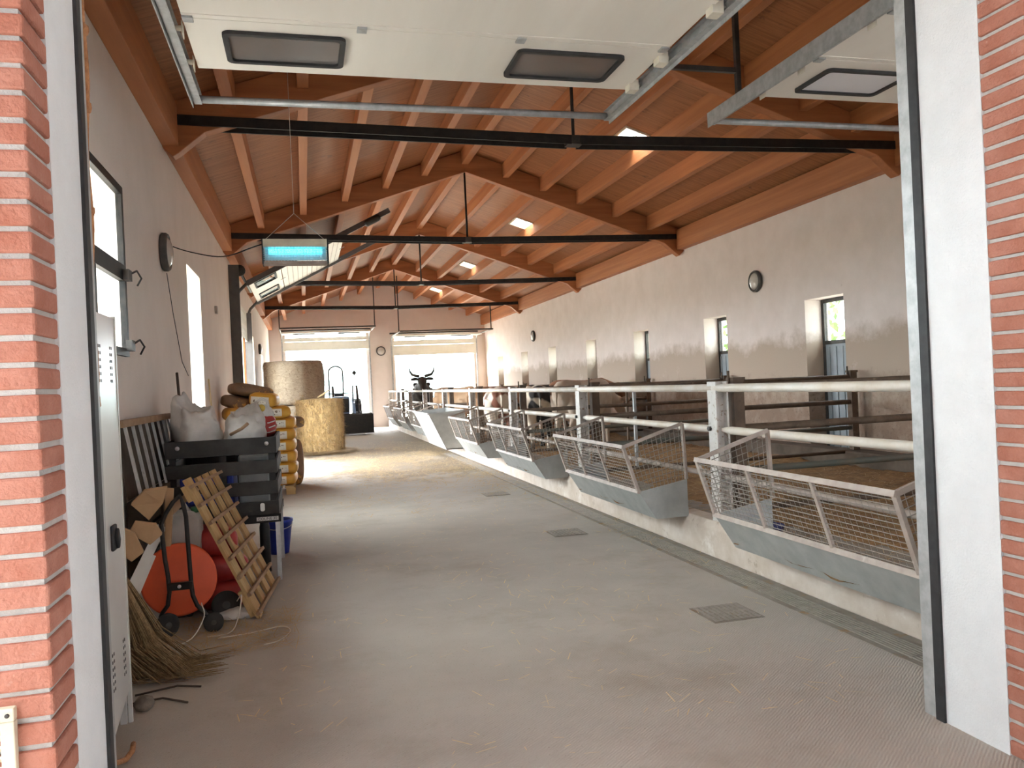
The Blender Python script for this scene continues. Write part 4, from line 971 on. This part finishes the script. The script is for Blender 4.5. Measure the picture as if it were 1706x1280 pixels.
# straps and rope
def curve(pts, k=6):
    P_ = [Vector(p) for p in pts]; P_ = [P_[0]*2-P_[1]]+P_+[P_[-1]*2-P_[-2]]; out = []
    for i in range(1, len(P_)-2):
        a, b, c, d_ = P_[i-1:i+3]
        for j in range(k):
            t_ = j/k; out.append(.5*((2*b)+(c-a)*t_+(2*a-5*b+4*c-d_)*t_*t_+(3*b-a-3*c+d_)*t_**3))
    out.append(P_[-2]); return out
for i, (pts, lab) in enumerate((([(-.52, 5.95, .16), (-.48, 5.85, .22), (-.50, 5.78, .10), (-.55, 5.72, .012), (-.70, 5.68, .008)], 'white plastic strap curling down beside the orange reel'), ([(-.62, 5.62, .008), (-.42, 5.66, .008), (-.22, 5.72, .012), (-.16, 5.60, .008), (-.22, 5.42, .008), (-.32, 5.36, .008)], 'white plastic strap looping across the floor right of the cart wheel'), ([(-.90, 5.52, .010), (-.78, 5.62, .03), (-.72, 5.78, .12), (-.74, 5.84, .2)], 'white plastic strap lying under the orange disc'))):
    m = MB(); m.tube(curve(pts), .004, 6); tag(m.build('plastic_strap', 'strap'), lab, 'strap', 'loose white straps')
t = thing('hanging_rope', 'knotted orange rope hanging beside the left doorway jamb', 'rope', (-.71, 3.2, .3))
m = MB(); pts = []
for i in range(41): z = 3.95-3.0*i/40; pts.append((-.705-.012*i/40*3+.006*sin(i*.9), 3.2+.004*cos(i), z))
m.tube(pts, .011, 8); m.build('strand', 'rope', t)
for z in (2.95, 2.67, 2.29, 1.6): m = MB(); m.blob((-.71-.012*(3.95-z), 3.2, z), (.024, .024, .03), 2, .3, 3, z); m.build('knot', 'rope', t)
t = thing('rope_end', 'short orange rope end curled on the floor beside the locker foot', 'rope', (-.8, 3.95, 0))
m = MB(); m.tube([(-.86, 3.66, .10), (-.845, 3.76, .055), (-.83, 3.86, .022), (-.82, 3.95, .02), (-.835, 4.05, .013)], .012, 8); m.build('strand', 'rope', t)

# sacks on pallet
t = thing('pallet', 'wooden pallet on the floor under the yellow feed sacks', 'pallet', (-.6, 13.6, 0))
for i in range(6): m = MB(); m.box((-1.22+i*.172, 13.15, .11), (-1.22+i*.172+.14, 14.25, .135)); m.build('board', 'pallet_wood', t)
for x in (-1.2, -.76, -.34):
    for y in (13.16, 13.65, 14.1): m = MB(); m.box((x, y, 0), (x+.14, y+.12, .11)); m.build('block', 'pallet_wood', t)
pos = ['lowest', 'second from the bottom', 'third from the bottom', 'fourth from the bottom', 'fifth from the bottom', 'topmost']
for k in range(6):
    place_sack('feed_sack', 'yellow printed feed sack, %s in the right column of the pallet stack' % pos[k], 'sack', 'yellow feed sacks', .50, .72, .205, 'yellow_sack', (-.40+random.uniform(-.015, .015), 13.52, .135+k*.178), random.uniform(-.05, .05), (0, 0), 40+k)
for k in range(6):
    place_sack('feed_sack', 'yellow feed sack, %s in the left column behind the black crate' % pos[k], 'sack', 'yellow feed sacks', .50, .72, .205, 'yellow_sack', (-.91, 13.52, .135+k*.178), random.uniform(-.05, .05), (0, 0), 60+k)
zt = .135+6*.178
TP = [('yellow feed sack with white print lying flat on top of the stack, front left', 'yellow_sack', (-1.0, 13.35, zt), .2, (0, .0), .5, .62, .21),
      ('yellow feed sack with white print perched on top of the stack at the right', 'yellow_sack', (-.62, 13.3, zt+.20), -.1, (0, .12), .42, .6, .22),
      ('brown and yellow sack lying below the perched yellow one', 'yellow_sack', (-.50, 13.42, zt+.005), .15, (0, 0), .52, .66, .2),
      ('dark brown sack draped over the very top of the sack heap', 'brown_sack', (-.85, 13.55, zt+.36), .35, (0, .20), .66, .5, .2),
      ('dark sack slumped left on the heap against the wall', 'brown_sack', (-1.06, 13.5, zt+.19), -.2, (0, .25), .44, .5, .2)]
for i, (lab, mt, loc, rz, tl, a, b, c) in enumerate(TP): place_sack('feed_sack', lab, 'sack', 'yellow feed sacks', a, b, c, mt, loc, rz, tl, 80+i)
place_sack('feed_sack', 'brownish yellow sack lying on the stack behind the right column', 'sack', 'yellow feed sacks', .5, .5, .2, 'brown_sack', (-.30, 14.2, 1.0), .3, (0, 0), 95)
place_sack('feed_sack', 'lone brown sack sagging against the back of the pallet stack', 'sack', 'yellow feed sacks', .36, .44, .8, 'brown_sack', (-.26, 14.55, .0), .2, (0, 0), 96)

# bales
def bale(name, label, c, r, h, mt, seed, whiskers, wm):
    t = thing(name, label, 'straw bale', (c[0], c[1], c[2]), 'round straw bales')
    m = MB(); prof = []; n = 14
    for j in range(n+1): z = h*j/n; prof.append((r*(.97+.03*sin(pi*j/n))*(1 if 0 < j < n else .96), z))
    prof = [(r*.5, 0)]+prof+[(r*.7, h+.015), (r*.3, h+.03)]
    m.lathe(prof, c, (0, 0, 1), 72, True, lambda a, hh: (.045 if seed == 3 else .03)*noise.fractal(Vector((cos(a)*4+seed, sin(a)*4, hh*2)), 1, 2, 5)); m.build('straw_roll', mt, t)
    m = MB(); rng = random.Random(seed)
    for i in range(whiskers):
        a = rng.uniform(0, 2*pi); z = rng.uniform(.02, h); rr = r*1.0
        p = Vector((c[0]+rr*cos(a), c[1]+rr*sin(a), c[2]+z)); d = Vector((cos(a)*rng.uniform(.1, .6)-sin(a)*rng.uniform(-1, 1), sin(a)*rng.uniform(.1, .6)+cos(a)*rng.uniform(-1, 1), rng.uniform(-1.2, .6))).normalized()
        q = p+d*rng.uniform(.06, .18); q.z = max(q.z, c[2]+.01)
        s_ = Vector((-d.y, d.x, .3)).normalized()*.006; m.add([p-s_, p+s_, q], [(0, 1, 2)])
    m.build('loose_straw', wm, t, recalc=False)['kind'] = 'stuff'
    return t
bale('straw_bale', 'golden round straw bale standing on the floor by the tractor bucket', (.37, 21.5, 0), .585, 1.40, 'bale_straw', 3, 5200, 'straw')
bale('straw_bale', 'lower round bale hidden behind the golden one, under the tall dull bale', (-.27, 24.6, 0), .88, 1.22, 'bale_dull', 5, 300, 'straw')
bale('straw_bale', 'big dull round bale stacked high in front of the far left door', (-.27, 24.6, 1.26), .87, 1.26, 'bale_dull', 9, 1200, 'brown_sack')
m = MB(); m.tube([(.33, 21.2, 1.45), (.45, 21.15, 1.52), (.62, 21.1, 1.63)], [.02, .025, .02], 6); tag(m.build('wooden_stick', 'pale_straw'), 'pale stick lying across the top of the golden straw bale', 'stick')

# tractor
t = thing('tractor', 'small blue loader tractor with a black front bucket parked by the far door', 'tractor', (1.3, 30.5, 0))
TX = 1.30
b = MB(); b.prism([(TX-1.0, 28.9, .06), (TX-1.0, 29.5, .04), (TX-1.0, 29.6, .72), (TX-1.0, 29.52, .76), (TX-1.0, 29.42, .70), (TX-1.0, 29.38, .12), (TX-1.0, 28.95, .10)], (2.05, 0, 0))
for x in (TX-1.0, TX+1.03): b.prism([(x, 28.9, .06), (x, 29.5, .04), (x, 29.6, .72), (x, 28.95, .74)], (.02, 0, 0))
b.box((TX-1.0, 28.93, .06), (TX+1.05, 28.96, .74)); b.build('bucket', 'black_steel', t)
for x in (TX-.42, TX+.46):
    b = MB(); b.beam((x, 29.55, .5), (x, 30.1, 1.05), .07, .14); b.beam((x, 30.1, 1.05), (x, 31.3, 1.35), .07, .14); b.build('loader_arm', 'tractor_paint', t)
    b = MB(); b.tube([(x+.16, 29.9, .7), (x+.16, 30.9, 1.75)], .035, 8); b.tube([(x+.16, 30.3, 1.12), (x+.16, 30.9, 1.75)], .05, 8); b.build('hydraulic_ram', 'dark_steel', t)
b = MB(); b.box((TX-.30, 30.0, .75), (TX+.30, 31.4, 1.38)); b.build('hood', 'tractor_paint', t, bevel=.06)
b = MB(); b.box((TX-.25, 29.98, .80), (TX+.25, 30.0, 1.30)); b.build('grille', 'black_steel', t)
b = MB(); b.box((TX-.35, 31.3, .5), (TX+.35, 32.6, .95)); b.build('chassis', 'tractor_paint', t, bevel=.03)
b = MB(); b.box((TX-.2, 31.7, .95), (TX+.2, 32.1, 1.1)); b.box((TX-.2, 32.1, 1.0), (TX+.2, 32.2, 1.5)); b.build('seat', 'black_rubber', t, bevel=.04)
b = MB(); b.tube([(TX+.45, 30.4, 1.50), (TX-.65, 30.4, 1.50)], .02, 6); b.tube([(TX+.45, 30.4, 1.0), (TX+.45, 30.4, 1.78)], .03, 6); b.tube([(TX-.65, 30.4, 1.0), (TX-.65, 30.4, 1.75)], .03, 6); b.build('loader_guard', 'dark_steel', t)
b = MB(); pts = [(TX+.20, 32.4, .95), (TX+.20, 32.4, 2.3)]+[(TX-.07+.27*cos(a), 32.4, 2.35+.22*sin(a)) for a in [pi*i/8 for i in range(9)]]+[(TX-.34, 32.4, .95)]
b.tube(pts, .03, 8); b.build('roll_bar', 'dark_steel', t)
b = MB(); b.tube([(TX+.2, 32.4, 2.1), (TX+.62, 32.2, 2.3)], .01, 5); b.prism([(TX+.55, 32.2, 2.28), (TX+.64, 32.2, 2.17), (TX+.73, 32.2, 2.28), (TX+.64, 32.2, 2.39)], (0, .03, 0)); b.build('mirror', 'dark_steel', t)
for (x, y, r, w) in ((TX-.62, 30.6, .40, .24), (TX+.62, 30.6, .40, .24), (TX-.68, 32.3, .62, .34), (TX+.68, 32.3, .62, .34)):
    a, h = MB(), MB(); wheel(a, h, (x, y, r), r, w, (1, 0, 0))
    for k in range(18): q = 2*pi*k/18; a.obox((x, y+cos(q)*r, r+sin(q)*r), (w*.45, 0, 0), (0, -sin(q)*.03, cos(q)*.03), (0, cos(q)*.02, sin(q)*.02)) if r > .5 else None
    wt = a.build('wheel', 'tyre', t); h.build('hub', 'cream_metal', wt)

# ------------------------------------------------------------------ lamps
def bulkhead(label, c, ax, r):
    t = thing('wall_lamp', label, 'wall lamp', c, 'round bulkhead wall lamps')
    m = MB(); m.lathe([(r*.92, 0), (r, .015), (r, .05), (r*.93, .07), (r*.80, .07), (r*.80, .04)], c, ax, 32); m.build('housing', 'lamp_rim', t)
    m = MB(); m.lathe([(r*.80, .035), (r*.78, .06), (r*.6, .085), (r*.3, .10), (r*.05, .103)], c, ax, 32); m.build('glass_cover', 'lamp_glass', t)
bulkhead('round wall lamp high on the left wall wired to the insect lamp', (XL, 8.55, 3.05), (1, 0, 0), .19)
bulkhead('round wall lamp on the right wall nearer the doorway', (XR, 12.52, 3.18), (-1, 0, 0), .19)
bulkhead('round wall lamp on the right wall toward the far end', (XR, 26.6, 3.18), (-1, 0, 0), .19)
bulkhead('round wall lamp on the pier between the two far doors', (3.22, YB, 3.2), (0, -1, 0), .20)
bulkhead('small wall lamp far along the left wall beyond the side door', (XL, 26.0, 3.0), (1, 0, 0), .16)

t = thing('insect_killer', 'hanging insect killer lamp with a glowing blue tube and grille', 'insect lamp', (0, 8.2, 2.86))
ix0, ix1, iy, iz0, iz1 = -.335, .295, 8.2, 2.86, 3.10
m = MB(); m.box((ix0+.012, iy-.10, iz1-.075), (ix1-.012, iy+.10, iz1)); m.build('top_cover', 'cream_metal', t)
m = MB(); m.box((ix0+.01, iy-.06, iz0-.0), (ix1-.01, iy+.06, iz0+.03)); m.build('tray', 'frame_paint', t)
for x in (ix0, ix1-.014): m = MB(); m.box((x, iy-.10, iz0), (x+.014, iy+.10, iz1+.005)); m.build('end_plate', 'black_rubber', t)
m = MB(); m.box((ix0+.02, iy+.02, iz0+.05), (ix1-.02, iy+.03, iz1-.07)); m.build('reflector', 'bright_metal', t)
m = MB()
for zz in (2.985, 3.0): m.tube([(ix0+.06, iy-.02, zz), (ix1-.06, iy-.02, zz)], .014, 10)
m.build('tube', 'uv_tube', t)
m = MB(); x = ix0+.03
while x < ix1-.02: m.tube([(x, iy-.062, iz0+.03), (x, iy-.095, iz1-.075)], .0026, 4, False); x += .03
for zz, oy in ((2.905, .07), (2.925, .074), (2.945, .08), (2.965, .084), (2.985, .09)): m.tube([(ix0, iy-oy, zz), (ix1, iy-oy, zz)], .0026, 4, False)
m.build('grille', 'bright_metal', t)
m = MB(); hk = (-.02, 8.2, 3.37); m.tube([(ix0+.02, iy, iz1), hk], .003, 5); m.tube([(ix1-.02, iy, iz1), hk], .003, 5); m.tube([hk, (-.02, 8.2, deck(-.02)-.005)], .003, 5); m.build('hanging_wire', 'strap', t)
m = MB(); n_ = 16; pts = []
p0, p1 = Vector((XL+.11, 8.52, 3.10)), Vector((ix0, 8.22, 3.06))
for i in range(n_+1): u = i/n_; p = p0.lerp(p1, u); p.z -= .12*4*u*(1-u)*.8-.02*sin(u*9)*u; pts.append(p)
m.tube(pts, .006, 6); tag(m.build('power_cable', 'black_rubber'), 'black cable sagging from the left wall lamp to the insect lamp', 'cable')
m = MB(); m.tube([(XL+.02, 8.66, 2.86), (XL+.012, 9.0, 2.5), (XL+.012, 9.5, 2.0), (XL+.02, 9.9, 1.85)], .004, 5); tag(m.build('lamp_cord', 'black_rubber'), 'thin cord trailing down the left wall below the round lamp', 'cord')
m = MB(); m.box((XL, 13.35, 2.90), (XL+.04, 13.47, 3.02)); tag(m.build('wall_switch', 'frame_paint', bevel=.006), 'small grey switch box on the left wall before the side door', 'switch')

# vent grille in the brick
t = thing('vent_grille', 'cream slatted vent grille set in the left brick pier', 'vent grille', (-.95, 2.44, .42))
m = MB(); rect_frame(m, 'y', -1.10, -.79, .44, .79, .035, 2.425, 2.452); m.build('frame', 'cream_metal', t, bevel=.003)
z = .485
while z < .75: m = MB(); m.obox((-.945, 2.44, z), (.12, 0, 0), (0, .010, -.008), (0, .002, .003)); m.build('slat', 'cream_metal', t); z += .028
m = MB(); m.lathe([(.006, 0), (.006, .003)], (-.806, 2.425, .772), (0, -1, 0), 10); m.build('screw', 'dark_steel', t)

# ------------------------------------------------------------------ straw litter
def litter(name, n, region, mt, label, dens=None, ln=(.03, .12), seed=1, z=.003, wd=(.0012, .003)):
    rng = random.Random(seed); m = MB(); c = 0
    while c < n:
        x = rng.uniform(*region[0]); y = rng.uniform(*region[1])
        if dens and rng.random() > dens(x, y): continue
        a = rng.uniform(0, pi); l = rng.uniform(*ln)/2; w = rng.uniform(*wd); d = Vector((cos(a), sin(a), rng.uniform(-.05, .12))); s_ = Vector((-sin(a), cos(a), 0))*w
        p = Vector((x, y, z+max(0, d.z*l)+rng.uniform(0, .006)*(12 if 'heap' in label else 1))); m.add([p-d*l-s_, p-d*l+s_, p+d*l+s_, p+d*l-s_], [(0, 1, 2, 3)]); c += 1
    o = m.build(name, mt, recalc=False); tag(o, label, 'straw', kind='stuff')
def dn(x, y):
    e = math.exp(-((y-17.5)/4.5)**2)*(.35+.65*min(1, max(0, (x-.3)/1.5)))
    k = .5+.9*noise.noise(Vector((x*1.2, y*.9, 4)))
    return max(0.012, min(1, e*k*1.3))
litter('loose_straw', 9000, ((-.2, 3.3), (10, 27)), 'straw', 'golden loose straw scattered over the aisle floor toward the far end', dn, (.06, .25), 1, .003, (.002, .006))
litter('loose_straw', 1000, ((-.5, 3.05), (3.2, 12)), 'pale_straw', 'sparse pale straw bits on the concrete floor near the doorway', lambda x, y: max(.05, min(1, (.25+.06*y)+noise.noise(Vector((x*.9, y*.9, 1))))), (.025, .11), 2, .003, (.001, .003))
litter('loose_straw', 700, ((-1.0, -.1), (5.25, 6.2)), 'straw', 'dry straw littering the floor around the orange reel', lambda x, y: max(.1, .6-.5*abs(x+.6)), (.05, .22), 3)
litter('loose_straw', 5000, ((-.45, 1.45), (20.2, 22.4)), 'straw', 'heap of loose straw around the foot of the golden bale', lambda x, y: 1 if ((x-.37)**2+(y-21.5)**2) < .9 else .05, (.08, .3), 4, .01, (.003, .007))
litter('loose_straw', 450, ((3.02, 3.39), (6, 19)), 'straw', 'straw caught along the drain and pen kerb', lambda x, y: .4+.6*noise.noise(Vector((x, y*.7, 9))), (.04, .16), 5, .012)
litter('loose_straw', 5200, ((3.6, 7.3), (3.1, 16)), 'straw', 'loose straw stalks on the pen bedding', None, (.06, .2), 6, .23)

# ------------------------------------------------------------------ greenery outside the right wall
def bush(label, c, r, seed):
    t = thing('bush', label, 'bush', (c[0], c[1], 0), 'bushes outside the right windows')
    m = MB(); rng = random.Random(seed)
    for i in range(900):
        v = Vector((rng.gauss(0, 1), rng.gauss(0, 1), rng.gauss(0, 1))).normalized()*rng.uniform(.6, 1); p = Vector((c[0]+v.x*r, c[1]+v.y*r, c[2]+v.z*r*1.1))
        a = Vector((rng.uniform(-1, 1), rng.uniform(-1, 1), rng.uniform(-1, 1))).normalized()*.11; b = a.cross(v).normalized()*.06
        m.add([p-a, p+b, p+a, p-b], [(0, 1, 2, 3)])
    m.build('foliage', 'leaf', t, recalc=False)
    m = MB(); m.tube([(c[0], c[1], -.1), (c[0], c[1], c[2])], .08, 6); m.build('trunk', 'stick_wood', t)
bush('green bush seen through the first right-hand window', (11.6, 14.3, 2.0), 1.9, 1)
bush('green bush seen through the second right-hand window', (11.8, 20.0, 2.0), 1.9, 2)
bush('green bush seen through the third right-hand window', (12.0, 26.0, 2.0), 1.9, 3)
